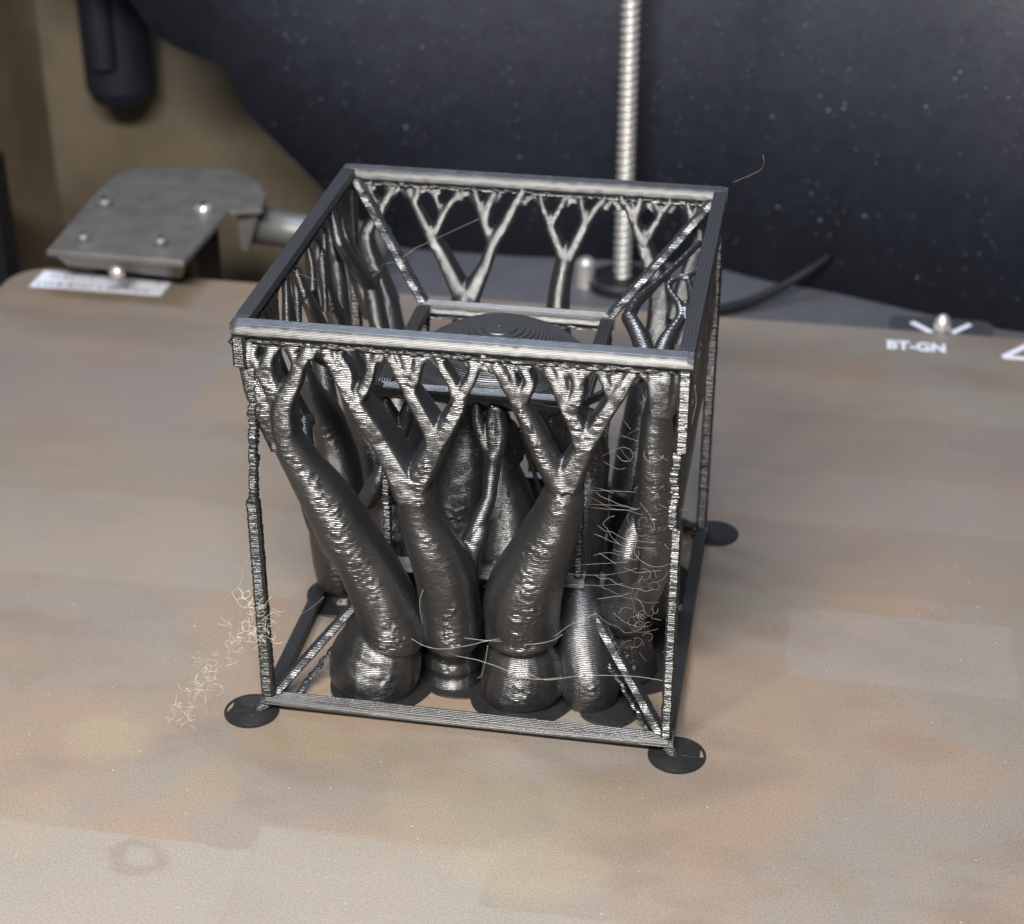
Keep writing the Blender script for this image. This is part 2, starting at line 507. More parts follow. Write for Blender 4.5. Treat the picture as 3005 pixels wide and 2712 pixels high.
TREES = {"front":[{"base":[17,11,5.3],"ch":[[[15.63,11.0,0,5.8],[15.72,11.0,0.14,6.6],[16.21,11.0,4.21,7.0],[17.05,10.8,7.43,6.3],[17.35,10.5,9.14,5.3]],[[18.95,10.2,10.51,5.2],[19.3,10.0,12.34,5.0],[18.63,9.6,16.17,4.7],[17.0,9.0,21.1,4.5],[13.99,7.6,29.03,4.2],[11.04,6.0,36.41,3.5],[8.34,4.4,43.16,2.8],[6.37,3.2,48.31,2.2],[6.34,2.5,52.03,1.8]],[[6.38,2.6,50.0,1.6],[6.5,2.2,53.32,1.4],[7.1,2.0,55.67,1.3],[8.76,1.8,58.95,1.0],[9.33,1.6,61.02,0.9]],[[9.33,1.6,61.02,0.8],[8.61,1.4,62.76,0.6],[8.45,1.2,64.11,0.5],'tip'],[[9.33,1.6,61.02,0.8],[10.49,1.4,62.92,0.8],[11.21,1.2,64.34,0.6],'tip'],[[5.94,3.5,47.23,2.2],[4.6,3.2,50.41,2.0],[3.34,2.8,54.05,1.8],[2.27,2.4,57.22,1.4],[1.74,2.0,59.32,1.0],[1.42,1.6,61.41,0.8],[1.42,1.4,63.21,0.6],'tip'],[[5.41,2.6,53.9,1.3],[5.31,2.2,56.72,1.2],[4.72,2.0,58.93,1.0],[4.79,1.6,61.28,0.9],[5.65,1.3,63.83,0.6],'tip'],[[4.83,2.0,57.64,1.0],[3.31,1.7,60.46,0.8],[2.53,1.5,62.62,0.6],'tip']]},{"base":[29.5,15.5,3.9],"ch":[[[27.73,15.5,0,4.2],[27.77,15.5,0,5.0],[27.81,15.5,2.18,4.5],[27.83,15.5,3.69,4.9],[27.98,15.0,6.64,4.5],[28.22,14.0,8.74,4.2]],[[28.46,12.5,9.79,4.8],[28.44,12.0,12.07,4.8],[28.41,11.0,17.33,4.5],[27.84,9.0,24.64,4.3],[26.29,7.3,31.43,3.5],[25.29,6.0,36.11,3.0],[25.28,4.8,40.3,2.7]],[[28.9,11.3,16.24,3.4],[30.29,11.6,21.87,2.7],[31.54,12.0,25.93,1.9],[32.89,12.6,29.83,1.5]],[[24.52,4.6,39.77,2.4],[22.1,3.6,45.8,2.0],[19.67,2.8,51.14,1.6],[17.77,2.2,54.79,1.3],[17.08,2.0,55.91,1.2]],[[17.07,2.0,55.69,1.1],[16.05,1.8,58.3,1.1],[14.84,1.6,60.86,0.9],[13.93,1.4,63.21,0.8],[13.56,1.2,64.33,0.6],'tip'],[[16.23,1.8,57.88,1.0],[16.6,1.6,60.58,0.9],[15.94,1.4,62.32,0.7],[15.3,1.2,64.05,0.5],'tip'],[[17.07,2.0,55.69,0.9],[18.81,1.8,58.33,0.9],[19.75,1.6,61.07,0.9],[19.91,1.5,62.19,0.9]],[[19.91,1.5,62.19,0.7],[19.27,1.2,63.76,0.5],[19.01,1.2,64.57,0.4],'tip'],[[19.91,1.5,62.19,0.7],[20.83,1.2,63.89,0.6],[21.14,1.2,64.54,0.5],'tip'],[[24.69,4.4,40.59,2.1],[26.7,3.6,45.12,1.9],[28.57,2.8,49.32,1.7]],[[28.57,2.8,49.32,1.4],[28.12,2.4,52.14,1.3],[26.71,2.0,55.27,1.2],[25.28,1.8,58.47,1.1]],[[25.09,1.8,58.67,0.9],[23.85,1.6,61.42,0.9],[22.65,1.3,63.99,0.7],'tip'],[[25.28,1.8,58.68,0.9],[26.17,1.6,60.99,0.9],[26.88,1.3,63.72,0.7],'tip'],[[24.6,1.6,60.43,0.8],[25.09,1.4,62.47,0.7],[24.81,1.2,64.43,0.5],'tip'],[[28.61,2.6,49.43,1.3],[30.54,2.2,52.91,1.3],[32.2,2.0,56.41,1.2],[32.66,1.8,58.48,1.1]],[[32.06,1.8,57.58,0.9],[31.56,1.6,60.19,0.8],[30.3,1.4,62.5,0.7],[29.42,1.2,64.61,0.5],'tip'],[[32.65,1.8,58.27,1.0],[34.1,1.5,60.88,0.9],[34.73,1.3,63.14,0.8],[34.01,1.2,64.79,0.5],'tip'],[[34.89,1.5,62.76,0.8],[35.8,1.3,64.5,0.7],[36.4,1.2,65.38,0.6],'tip']]},{"base":[40,11.7,5.4],"ch":[[[39.89,11.8,0,5.3],[39.88,11.8,2.12,6.1],[40.11,11.8,6.6,5.8],[40.1,11.8,9.05,4.7],[40.1,11.8,10.7,4.3]],[[40.04,11.2,11.68,5.3],[39.95,11.2,12.83,5.5],[39.82,11.0,14.38,5.3],[39.98,10.0,18.38,5.5],[41.24,9.0,23.83,5.2],[43.6,7.6,30.42,4.3],[45.74,6.2,36.36,3.5],[46.91,5.0,41.51,2.9]],[[47.15,4.6,43.87,2.6],[45.46,3.8,46.85,2.0],[43.76,3.2,50.77,1.7],[42.29,2.6,54.44,1.5],[41.01,2.1,57.59,1.3]],[[41.01,2.1,57.37,1.1],[39.72,1.8,60.17,1.0],[38.45,1.5,62.94,0.9],[37.54,1.3,64.21,0.6],'tip'],[[41.03,2.0,57.85,1.1],[42.02,1.8,59.95,1.0],[42.52,1.6,61.57,0.8],[41.71,1.3,63.53,0.6],'tip'],[[40.66,1.9,59.15,1.0],[40.16,1.5,61.83,0.6],[40.1,1.3,63.6,0.4],'tip'],[[47.34,4.6,44.12,2.4],[48.77,3.8,47.61,2.0],[50.18,3.0,51.27,1.7]],[[50.01,2.8,51.36,1.5],[49.06,2.3,54.79,1.3],[47.91,2.0,57.62,1.2],[46.39,1.7,61.23,1.0],[45.28,1.4,63.37,0.9],[44.74,1.2,64.46,0.6],'tip'],[[48.1,2.0,57.64,1.2],[49.07,1.7,59.58,1.1],[49.34,1.5,61.8,0.9],[48.69,1.2,63.77,0.6],'tip'],[[49.34,1.5,61.8,0.7],[50.0,1.2,63.67,0.5],'tip'],[[47.55,1.8,58.75,0.9],[47.36,1.6,60.74,0.8],[46.82,1.2,63.4,0.5],'tip'],[[50.2,2.8,51.6,1.5],[51.73,2.4,54.34,1.4],[53.23,2.0,57.47,1.2],[54.25,1.8,59.36,1.1]],[[54.15,1.8,59.35,0.9],[53.38,1.5,61.74,0.8],[52.61,1.2,64.1,0.6],'tip'],[[54.25,1.8,59.36,1.1],[55.43,1.6,61.45,1.1],[56.33,1.4,63.29,0.9],[57.05,1.2,64.69,0.7],'tip'],[[55.07,1.6,61.0,0.8],[54.67,1.3,63.2,0.6],'tip']]},{"base":[54.2,10.3,1.8],"ch":[[[50.71,12.5,0,4.0],[50.62,12.5,2.98,4.6],[50.26,12.8,6.66,4.5],[49.55,14.0,9.65,4.2],[48.74,16.0,12.07,4.2],[47.86,18.5,14.17,4.0]]]},{"base":[57,21,3.6],"ch":[[[55.56,21.0,0,4.4],[55.19,21.0,2.99,4.2],[54.84,20.0,7.63,3.8],[54.71,19.0,10.75,3.2]],[[54.85,17.5,12.07,3.0],[55.2,16.5,15.38,3.7],[57.23,14.5,21.17,3.7],[59.2,12.0,28.49,3.5],[60.09,9.5,36.33,3.2],[60.11,7.4,43.59,2.9],[60.0,5.6,49.61,2.5],[59.94,4.4,54.34,2.2],[60.19,3.4,58.1,1.8]],[[60.62,3.4,57.63,1.6],[60.23,2.4,60.64,1.3],[59.83,1.6,63.5,1.0],[59.45,1.3,64.65,0.7],'tip'],[[60.82,3.2,57.75,1.5],[60.96,2.4,61.12,1.3],[61.31,1.6,63.63,1.1],[61.47,1.3,64.82,0.8],'tip'],[[61.03,3.2,57.34,1.4],[62.08,2.6,60.49,1.1],[62.6,1.8,63.23,0.9],[62.76,1.4,64.68,0.6],'tip']]}],"inner":[{"ch":[[[29.83,12.0,24.72,1.5],[31.42,12.2,28.14,1.4],[33.19,12.8,32.35,1.2],[34.03,14.0,34.13,1.1],[34.15,15.5,36.71,1.2],[34.34,16.0,39.4,1.3],[34.48,16.0,41.18,1.4]],[[34.48,16.0,40.74,1.0],[33.19,16.0,42.66,0.8],[32.44,16.0,45.78,0.8],[32.07,16.0,47.91,0.7],[31.91,16.2,48.79,0.6]],[[34.61,16.0,40.75,1.2],[35.4,16.0,43.17,1.0],[35.66,16.0,46.08,0.9],[35.29,16.0,48.34,0.7]],[[34.61,16.0,42.22,1.0],[34.37,16.0,44.81,0.8],[34.26,16.0,47.68,0.7],[34.33,16.0,48.83,0.5]],[[34.03,14.0,34.13,0.7],[33.42,13.0,32.86,1.0]]]},{"base":[34,30,4.5],"ch":[[[33.74,30.0,3.43,6],[33.76,30.0,10.53,6.4],[33.94,30.0,17.49,6.0],[34.04,30.0,23.33,5.0],[33.63,30.0,28.54,3.6],[33.39,30.0,32.74,2.3],[33.17,29.0,36.96,1.6],[33.37,28.0,41.16,1.6]],[[35.15,30.0,32.47,1.8],[35.32,29.0,35.19,1.9],[35.09,28.0,38.16,1.5],[35.13,27.0,40.2,1.0]],[[39.73,29.0,27.23,0.5],[38.68,26.0,34.26,0.6],[38.06,24.0,39.08,0.6],[37.86,22.0,42.22,0.6]]]},{"base":[26,30,4.5],"ch":[[[25.69,31.0,1.83,6],[25.63,31.0,10.0,6.2],[25.67,31.0,17.97,6.0],[26.33,30.0,26.38,5.6],[27.29,29.0,32.7,4.9],[28.21,28.0,37.95,3.8],[28.45,27.0,41.68,2.2],[28.11,26.0,43.96,1.6]]]},{"base":[44,31,4.5],"ch":[[[41.8,31.0,2.68,7],[42.39,31.0,10.86,7.2],[43.74,31.0,17.93,6.4],[45.56,31.0,23.93,5.2],[47.41,30.0,29.44,3.0],[48.25,29.0,34.73,2.4],[48.01,27.0,40.34,1.8],[47.81,25.0,44.05,1.2]],[[45.66,25.0,37.44,1.5],[44.57,22.0,41.59,1.2],[43.73,19.0,45.22,1.0],[43.4,17.0,47.4,0.8]],[[44.57,22.0,41.59,1.2],[44.76,19.0,45.55,1.0],[45.02,17.0,48.46,0.8]]]},{"base":[19,28,4.5],"ch":[[[16.26,28.0,2.72,6],[16.57,28.0,12.89,5.8],[16.04,27.0,21.31,5.0],[15.38,26.0,27.57,2.8]],[[12.75,22.0,27.02,1.5],[14.73,20.0,31.36,1.4],[16.2,19.0,35.0,1.0]],[[17.0,26.0,25.84,2.2],[16.82,24.0,31.67,1.8],[16.25,22.0,37.32,1.4]],[[19.16,19.0,40.1,1.4],[18.66,18.0,43.89,1.2],[18.15,17.0,46.7,1.0],[17.9,16.5,48.32,0.7]],[[19.18,19.0,40.57,1.3],[20.36,18.0,44.05,1.0],[21.32,17.0,47.45,0.8]],[[19.16,19.0,40.1,1.4],[18.33,21.0,35.31,1.8],[16.76,24.0,28.52,2.2]]]}],"back":[{"base":[26,56,5],"ch":[[[26,54,0,5],[26,54,10,5.5],[25.5,55,22,4.8],[24,58.5,34,3.6]],[[24,58.5,34,3.4],[21.16,62.0,43.25,2.6],[21.07,62.6,44.9,2.4]],[[21.07,62.6,44.9,1.9],[19.57,62.8,47.57,1.7],[16.95,63.0,52.96,1.4],[15.38,63.0,55.65,1.3]],[[15.38,63.0,55.65,1.1],[13.49,63.3,59.41,1.0],[12.04,63.5,61.99,0.8],[10.91,63.6,64.31,0.6],'tip'],[[12.35,63.4,61.75,0.8],[12.99,63.5,64.79,0.5],'tip'],[[15.38,63.0,55.65,0.9],[17.04,63.2,59.7,0.9],[18.51,63.4,62.16,0.8],[20.25,63.6,64.32,0.6],'tip'],[[17.05,63.2,60.31,0.8],[15.88,63.5,63.16,0.6],'tip'],[[21.66,62.6,44.95,1.9],[22.84,62.8,47.82,1.7],[24.61,63.0,51.65,1.3],[25.81,63.0,55.47,1.2],[28.12,63.2,59.55,1.1],[29.8,63.5,63.19,0.9],[31.22,63.6,65.65,0.7],'tip'],[[25.81,63.0,55.47,1.1],[24.47,63.3,59.25,1.0],[23.29,63.5,62.75,0.8],[22.57,63.6,64.78,0.6],'tip'],[[24.47,63.3,59.25,1.0],[25.18,63.5,62.57,0.9],[26.33,63.6,65.03,0.6],'tip']]},{"base":[39,56,5],"ch":[[[39,54,0,5],[39,54,12,5.4],[38.5,55.5,26,4.6],[37.8,59,36,3.2]],[[37.8,59,36,3.0],[37.32,62.0,42.3,2.2],[37.6,62.6,48.4,1.9],[38.34,63.0,53.29,1.6]],[[38.34,63.0,53.29,1.3],[37.0,63.0,56.58,1.1],[35.64,63.2,59.46,1.1]],[[35.64,63.2,59.46,0.9],[34.57,63.4,62.04,0.8],[33.8,63.6,64.62,0.6],'tip'],[[35.78,63.2,59.47,0.9],[37.01,63.4,62.21,0.8],[38.37,63.6,64.93,0.5],'tip'],[[38.63,63.0,53.31,1.3],[40.3,63.0,57.13,1.1],[41.65,63.2,60.19,1.1]],[[41.65,63.2,60.19,0.9],[41.15,63.4,62.49,0.7],[40.65,63.6,64.78,0.5],'tip'],[[41.65,63.2,60.19,0.9],[43.28,63.4,62.94,0.8],[45.04,63.6,65.08,0.6],'tip']]},{"base":[53,55,4.6],"ch":[[[53,54,0,5],[53,55,14,5.0],[54,57,30,4.0],[55,60,42,2.8]],[[55,60,42,2.6],[54.73,61.5,50.2,2.0],[53.06,62.5,53.66,1.6],[51.44,63.0,57.62,1.4]],[[51.44,63.0,57.62,1.2],[49.88,63.2,61.06,1.1],[48.65,63.4,63.6,0.8],[47.16,63.6,65.22,0.6],'tip'],[[49.87,63.2,61.37,1.0],[50.83,63.6,65.17,0.7],'tip'],[[51.45,63.0,57.32,1.2],[53.02,63.2,60.38,1.0],[54.05,63.4,62.48,0.8],[52.8,63.6,65.0,0.5],'tip'],[[53.92,63.4,62.17,0.8],[55.87,63.6,65.36,0.6],'tip']]},{"ch":[[[58,58,46,2.2],[60.73,62.6,58.66,1.3],[59.67,63.0,61.31,1.0],[58.43,63.6,65.05,0.7],'tip'],[[59.67,63.0,61.31,0.9],[61.43,63.6,65.25,0.6],'tip']]},{"base":[11,55,4.6],"ch":[[[11,54,0,4.6],[11,55,15,4.8],[9.5,57,32,3.4],[7.5,60,44,2.4]],[[7.5,60,44,2.2],[3.74,62.5,54.71,1.4],[6.02,63.0,59.32,1.0],[7.35,63.4,62.02,0.9],[8.56,63.6,64.15,0.6],'tip'],[[6.01,63.0,59.01,0.8],[5.28,63.4,61.88,0.8],[4.13,63.6,63.86,0.6],'tip']]}],"left":[{"base":[8.5,50,4.8],"ch":[[[8.5,50,0,4.2],[8.5,50,8,4.8],[8.0,50.5,16,4.5],[6.3,49.0,28,4.2],[4,48,38,3.0],[2.6,48,44,2.2]],[[2.6,48,44,1.9],[1.8,45,51,1.5],[1.3,44,55,1.3]],[[1.3,44,55,1.1],[1.1,42.3,59,0.9],[1.1,41.8,63.4,0.7],'tip'],[[1.3,44,55,1.1],[1.1,45.7,59,0.9],[1.1,46.2,63.4,0.7],'tip'],[[2.6,48,44,1.9],[1.8,51,51,1.5],[1.3,52,55,1.3]],[[1.3,52,55,1.1],[1.1,50.3,59,0.9],[1.1,49.8,63.4,0.7],'tip'],[[1.3,52,55,1.1],[1.1,53.7,59,0.9],[1.1,54.2,63.4,0.7],'tip']]},{"base":[5,34,3.6],"ch":[[[5,34,0,3.6],[5,34,3,3.3],[4.6,33.5,4.6,4.2],[4.4,33,9,4.6],[4.6,32.5,15,4.6],[5.5,32,22,4.2],[5.5,32,28,3.6],[4.5,31,36,2.7],[3.2,26,45,1.9],[2,24.5,52,1.4],[1.3,24,58,1.0],[1.1,24,63.2,0.8]],[[4.5,31,36,2.0],[3.2,34,44,1.6],[1.8,36,53,1.2],[1.1,36,63.2,0.8]],[[2,24.5,52,1.2],[1.4,28,58,0.9],[1.1,29,63.2,0.7]]]},{"ch":[[[8.0,54.03,40.95,1.8],[7.0,54.83,44.83,1.7],[6.0,56.21,49.18,1.4]],[[6.0,56.17,48.94,1.3],[4.5,50.64,55.65,1.2],[3.0,47.25,61.28,1.1],[1.8,48.83,63.87,0.9],[1.4,50.2,65.42,0.6]],[[6.0,56.7,49.22,1.0],[5.6,61.77,49.26,0.9],[5.2,64.98,49.65,0.6]]]},{"ch":[[[3.5,35.49,47.36,1.6],[3.0,30.74,55.46,1.3],[2.4,28.94,59.22,1.1],[1.5,28.38,63.27,0.8]],[[2.2,19.38,57.19,0.9],[1.9,20.88,60.98,0.9],[1.4,22.85,65.41,0.7]],[[2.4,33.38,57.73,0.8],[2.0,34.83,61.69,0.8],[1.5,34.9,64.84,0.6]],[[2.4,39.92,51.24,0.8],[2.0,41.4,57.73,0.9],[1.6,42.24,60.88,0.6]]]},{"ch":[[[5.5,9.5,43,1.5],[3,8,51,1.3],[2,7.6,55,1.1]],[[2,7.6,55,0.9],[1.4,6.68,59.5,0.8],[1.1,5.8,63.4,0.7],'tip'],[[2,7.6,55,0.9],[1.4,7.64,59.5,0.8],[1.1,7.4,63.4,0.7],'tip'],[[2,7.6,55,0.9],[1.4,8.54,59.5,0.8],[1.1,8.9,63.4,0.7],'tip'],[[2,7.6,55,0.9],[1.4,9.5,59.5,0.8],[1.1,10.5,63.4,0.7],'tip']]},{"ch":[[[5.5,16.5,43,1.5],[3,15,51,1.3],[2,14.6,55,1.1]],[[2,14.6,55,0.9],[1.4,13.68,59.5,0.8],[1.1,12.8,63.4,0.7],'tip'],[[2,14.6,55,0.9],[1.4,14.64,59.5,0.8],[1.1,14.4,63.4,0.7],'tip'],[[2,14.6,55,0.9],[1.4,15.54,59.5,0.8],[1.1,15.9,63.4,0.7],'tip'],[[2,14.6,55,0.9],[1.4,16.5,59.5,0.8],[1.1,17.5,63.4,0.7],'tip']]},{"ch":[[[6,56,43,1.5],[3,58,51,1.3],[2,57.6,55,1.1]],[[2,57.6,55,0.9],[1.4,56.68,59.5,0.8],[1.1,55.8,63.4,0.7],'tip'],[[2,57.6,55,0.9],[1.4,57.64,59.5,0.8],[1.1,57.4,63.4,0.7],'tip'],[[2,57.6,55,0.9],[1.4,58.54,59.5,0.8],[1.1,58.9,63.4,0.7],'tip'],[[2,57.6,55,0.9],[1.4,59.5,59.5,0.8],[1.1,60.5,63.4,0.7],'tip']]},{"ch":[[[13.5,8.5,23,1.8],[9,8.7,30,2.2],[6.5,11,38,1.7],[5.5,14,44,1.4],[5.5,16.5,44.5,1.2]],[[6.5,11,38,1.5],[5.5,9.5,43.5,1.4]]]}],"right":[{"base":[56.5,34,4.8],"ch":[[[56.5,34,0,4.2],[56.5,34,8,4.8],[57.0,34.5,16,4.5],[58.7,35.0,28,4.2],[61,36,38,3.0],[62.4,36,44,2.2]],[[62.4,36,44,1.9],[63.2,33,51,1.5],[63.7,32,55,1.3]],[[63.7,32,55,1.1],[63.9,30.3,59,0.9],[63.9,29.8,63.4,0.7],'tip'],[[63.7,32,55,1.1],[63.9,33.7,59,0.9],[63.9,34.2,63.4,0.7],'tip'],[[62.4,36,44,1.9],[63.2,39,51,1.5],[63.7,40,55,1.3]],[[63.7,40,55,1.1],[63.9,38.3,59,0.9],[63.9,37.8,63.4,0.7],'tip'],[[63.7,40,55,1.1],[63.9,41.7,59,0.9],[63.9,42.2,63.4,0.7],'tip']]},{"base":[56.5,47,4.8],"ch":[[[56.5,47,0,4.2],[56.5,47,8,4.8],[57.0,47.5,16,4.5],[58.7,47.5,28,4.2],[61,48,38,3.0],[62.4,48,44,2.2]],[[62.4,48,44,1.9],[63.2,45,51,1.5],[63.7,44,55,1.3]],[[63.7,44,55,1.1],[63.9,42.3,59,0.9],[63.9,41.8,63.4,0.7],'tip'],[[63.7,44,55,1.1],[63.9,45.7,59,0.9],[63.9,46.2,63.4,0.7],'tip'],[[62.4,48,44,1.9],[63.2,51,51,1.5],[63.7,52,55,1.3]],[[63.7,52,55,1.1],[63.9,50.3,59,0.9],[63.9,49.8,63.4,0.7],'tip'],[[63.7,52,55,1.1],[63.9,53.7,59,0.9],[63.9,54.2,63.4,0.7],'tip']]},{"ch":[[[58.36,22.0,50.51,2.0],[57.06,26.0,51.82,1.7],[55.29,30.0,54.3,1.3],[53.97,32.0,55.99,1.1],[52.45,34.0,57.0,1.0]],[[58.17,24.0,55.16,1.5],[59.08,26.0,57.64,1.2],[60.64,30.0,59.5,1.0],[60.19,32.0,60.79,0.9],[58.29,36.0,62.25,0.8],[63.2,40,63.5,0.6]],[[52.45,34.0,57.0,0.9],[53.21,38.0,57.78,0.8],[55.72,44.0,58.56,0.7],[58.72,50.0,59.95,0.6],[61.19,56.0,60.92,0.6]],[[62.5,24.0,57.76,1.0],[62.63,30.0,60.55,0.9],[61.0,38.0,62.49,0.7]]]},{"ch":[[[59.5,10.5,43,1.5],[62,9,51,1.3],[63,8.6,55,1.1]],[[63,8.6,55,0.9],[63.6,7.68,59.5,0.8],[63.9,6.8,63.4,0.7],'tip'],[[63,8.6,55,0.9],[63.6,8.64,59.5,0.8],[63.9,8.4,63.4,0.7],'tip'],[[63,8.6,55,0.9],[63.6,9.54,59.5,0.8],[63.9,9.9,63.4,0.7],'tip'],[[63,8.6,55,0.9],[63.6,10.5,59.5,0.8],[63.9,11.5,63.4,0.7],'tip']]},{"ch":[[[59.5,18.5,43,1.5],[62,17,51,1.3],[63,16.6,55,1.1]],[[63,16.6,55,0.9],[63.6,15.68,59.5,0.8],[63.9,14.8,63.4,0.7],'tip'],[[63,16.6,55,0.9],[63.6,16.64,59.5,0.8],[63.9,16.4,63.4,0.7],'tip'],[[63,16.6,55,0.9],[63.6,17.54,59.5,0.8],[63.9,17.9,63.4,0.7],'tip'],[[63,16.6,55,0.9],[63.6,18.5,59.5,0.8],[63.9,19.5,63.4,0.7],'tip']]},{"ch":[[[59.5,27.5,43,1.5],[62,26,51,1.3],[63,25.6,55,1.1]],[[63,25.6,55,0.9],[63.6,24.68,59.5,0.8],[63.9,23.8,63.4,0.7],'tip'],[[63,25.6,55,0.9],[63.6,25.64,59.5,0.8],[63.9,25.4,63.4,0.7],'tip'],[[63,25.6,55,0.9],[63.6,26.54,59.5,0.8],[63.9,26.9,63.4,0.7],'tip'],[[63,25.6,55,0.9],[63.6,27.5,59.5,0.8],[63.9,28.5,63.4,0.7],'tip']]},{"ch":[[[59,55,43,1.5],[62,57,51,1.3],[63,56.6,55,1.1]],[[63,56.6,55,0.9],[63.6,55.68,59.5,0.8],[63.9,54.8,63.4,0.7],'tip'],[[63,56.6,55,0.9],[63.6,56.64,59.5,0.8],[63.9,56.4,63.4,0.7],'tip'],[[63,56.6,55,0.9],[63.6,57.54,59.5,0.8],[63.9,57.9,63.4,0.7],'tip'],[[63,56.6,55,0.9],[63.6,58.5,59.5,0.8],[63.9,59.5,63.4,0.7],'tip']]},{"ch":[[[57,13,23,1.8],[56,8.7,30,2.2],[58.5,11,38,1.7],[59.5,14,44,1.4],[59.5,16.5,44.5,1.2]],[[58.5,11,38,1.5],[59.5,9.5,43.5,1.4]]]}]}

# ================================================================== the setting
PX0, PX1, PY0, PY1 = -108.0, 149.0, -97.0, 160.0


def rounded_plate(x0, x1, y0, y1, z0, z1, r):
    pts = []
    for cx, cy, a0 in ((x1 - r, y1 - r, 0), (x0 + r, y1 - r, 90), (x0 + r, y0 + r, 180), (x1 - r, y0 + r, 270)):
        for i in range(9):
            a = math.radians(a0 + i * 90 / 8)
            pts.append((cx + r * math.cos(a), cy + r * math.sin(a)))
    mb = MB()
    mb.rings([[(x, y, z0) for x, y in pts], [(x, y, z1) for x, y in pts]])
    return mb


plate = rounded_plate(PX0, PX1, PY0, PY1, -0.6, 0.0, 9).build('build_plate', M['plate'], kind='structure',
                                                              label='tan textured sheet the print stands on')
bed = rounded_plate(PX0 + 2, PX1 - 2, PY0 + 2, PY1 - 1, -7.0, -0.62, 8).build('heated_bed', M['bed_edge'], kind='structure')

rounded_plate(98, 121, 152, 168.5, -0.58, -0.2, 3).build('rear_tab', M['bed_edge'], bed)

mb = MB()
mb.box(-30, 190, 158.5, 299, -14, -12)
mb.build('grey_ledge', M['ledge'], kind='structure')
mb = MB()
mb.box(-420, 420, -180, 420, -92, -90)
mb.build('chamber_floor', M['floor'], kind='structure')
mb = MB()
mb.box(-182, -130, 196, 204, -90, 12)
mb.build('black_side_box', M['black'], kind='structure')  # plain black box added to make the black strip at far left
mb = MB()
mb.box(-420, 420, 300, 304, -90, 260)
mb.build('back_wall', M['wall'], kind='structure')
mb = MB()
mb.add([(-186, 120, -90), (-160, 299, -90), (-160, 299, 260), (-186, 120, 260), (-190, 120, -90), (-165, 299, -90), (-165, 299, 260), (-190, 120, 260)],
       [(0, 1, 2, 3), (7, 6, 5, 4), (0, 4, 5, 1), (3, 2, 6, 7), (0, 3, 7, 4), (1, 5, 6, 2)])
mb.build('side_wall', M['side_wall'], kind='structure')

mb = MB()
for i in range(260):
    x, y = rnd.uniform(-60, 120), rnd.uniform(-60, 110)
    if -6 < x < 70 and -6 < y < 70:
        continue
    r = rnd.uniform(0.05, 0.13)
    mb.ball((x, y, r * 0.5), (r, r * rnd.uniform(.6, 1.4), r * .7), 5, 3)
mb.build('plastic_crumbs', M['crumb'], None, kind='stuff', label='tiny pale plastic crumbs scattered over the tan sheet')

# printed marks on the sheet -------------------------------------------------
mb = MB()
mb.box(-101.5, -69.2, 149.0, 158.3, 0.004, 0.05)
strip = mb.build('code_strip', M['white'], plate)
mb = MB()
rx = -100.3
while rx < -70.8:
    w = rnd.choice((0.35, 0.5, 0.8, 1.2))
    if rnd.random() < 0.8:
        mb.box(rx, rx + w, 150.2, 151.9, 0.05, 0.07)
    if rnd.random() < 0.5:
        mb.box(rx, rx + w * 0.6, 154.4 + rnd.random(), 156.8, 0.05, 0.07)
    rx += w + rnd.choice((0.4, 0.6, 0.9))
mb.build('code_mark', M['tick'], strip, kind='stuff')


def text_mesh(body, size, name):
    cu = bpy.data.curves.new(name, 'FONT')
    cu.body = body
    cu.size = size * MM
    cu.extrude = 0.02 * MM
    cu.offset = 0.15 * MM
    o = bpy.data.objects.new(name, cu)
    COL.objects.link(o)
    me = bpy.data.meshes.new_from_object(o.evaluated_get(bpy.context.evaluated_depsgraph_get()))
    bpy.data.objects.remove(o)
    return me


tm = text_mesh("BT-GN", 4.6, 'sheet_code')
lo = min(v.co.x for v in tm.vertices)
hi = max(v.co.x for v in tm.vertices)
for v in tm.vertices:
    v.co.x = (v.co.x - lo) / (hi - lo) * 0.0126 + 0.0975
    v.co.y = v.co.y * 1.25 + 0.1502
    v.co.z = v.co.z + 0.00003
link('sheet_code', tm, M['white'], plate)


def flat_stroke(pts, w, z0=0.004, z1=0.05):
    mb = MB()
    for (x0, y0), (x1, y1) in zip(pts, pts[1:]):
        dx, dy = x1 - x0, y1 - y0
        l = math.hypot(dx, dy)
        nx, ny = -dy / l * w / 2, dx / l * w / 2
        mb.rings([[(x0 + nx, y0 + ny, z0), (x1 + nx, y1 + ny, z0), (x1 - nx, y1 - ny, z0), (x0 - nx, y0 - ny, z0)],
                  [(x0 + nx, y0 + ny, z1), (x1 + nx, y1 + ny, z1), (x1 - nx, y1 - ny, z1), (x0 - nx, y0 - ny, z1)]])
        z0 += 0.003
        z1 += 0.003
    return mb


flat_stroke([(122.4, 150.0), (130.0, 163.4 - 4), (137.5, 150.0), (122.4, 150.0)], 1.5).build('warning_triangle', M['white'], plate)
flat_stroke([(103.0, 165.2), (107.3, 160.4)], 1.5, -0.19, -0.15).build('chevron', M['white'], plate)
flat_stroke([(116.0, 166.2), (111.9, 161.0)], 1.3, -0.19, -0.15).build('chevron', M['white'], plate)

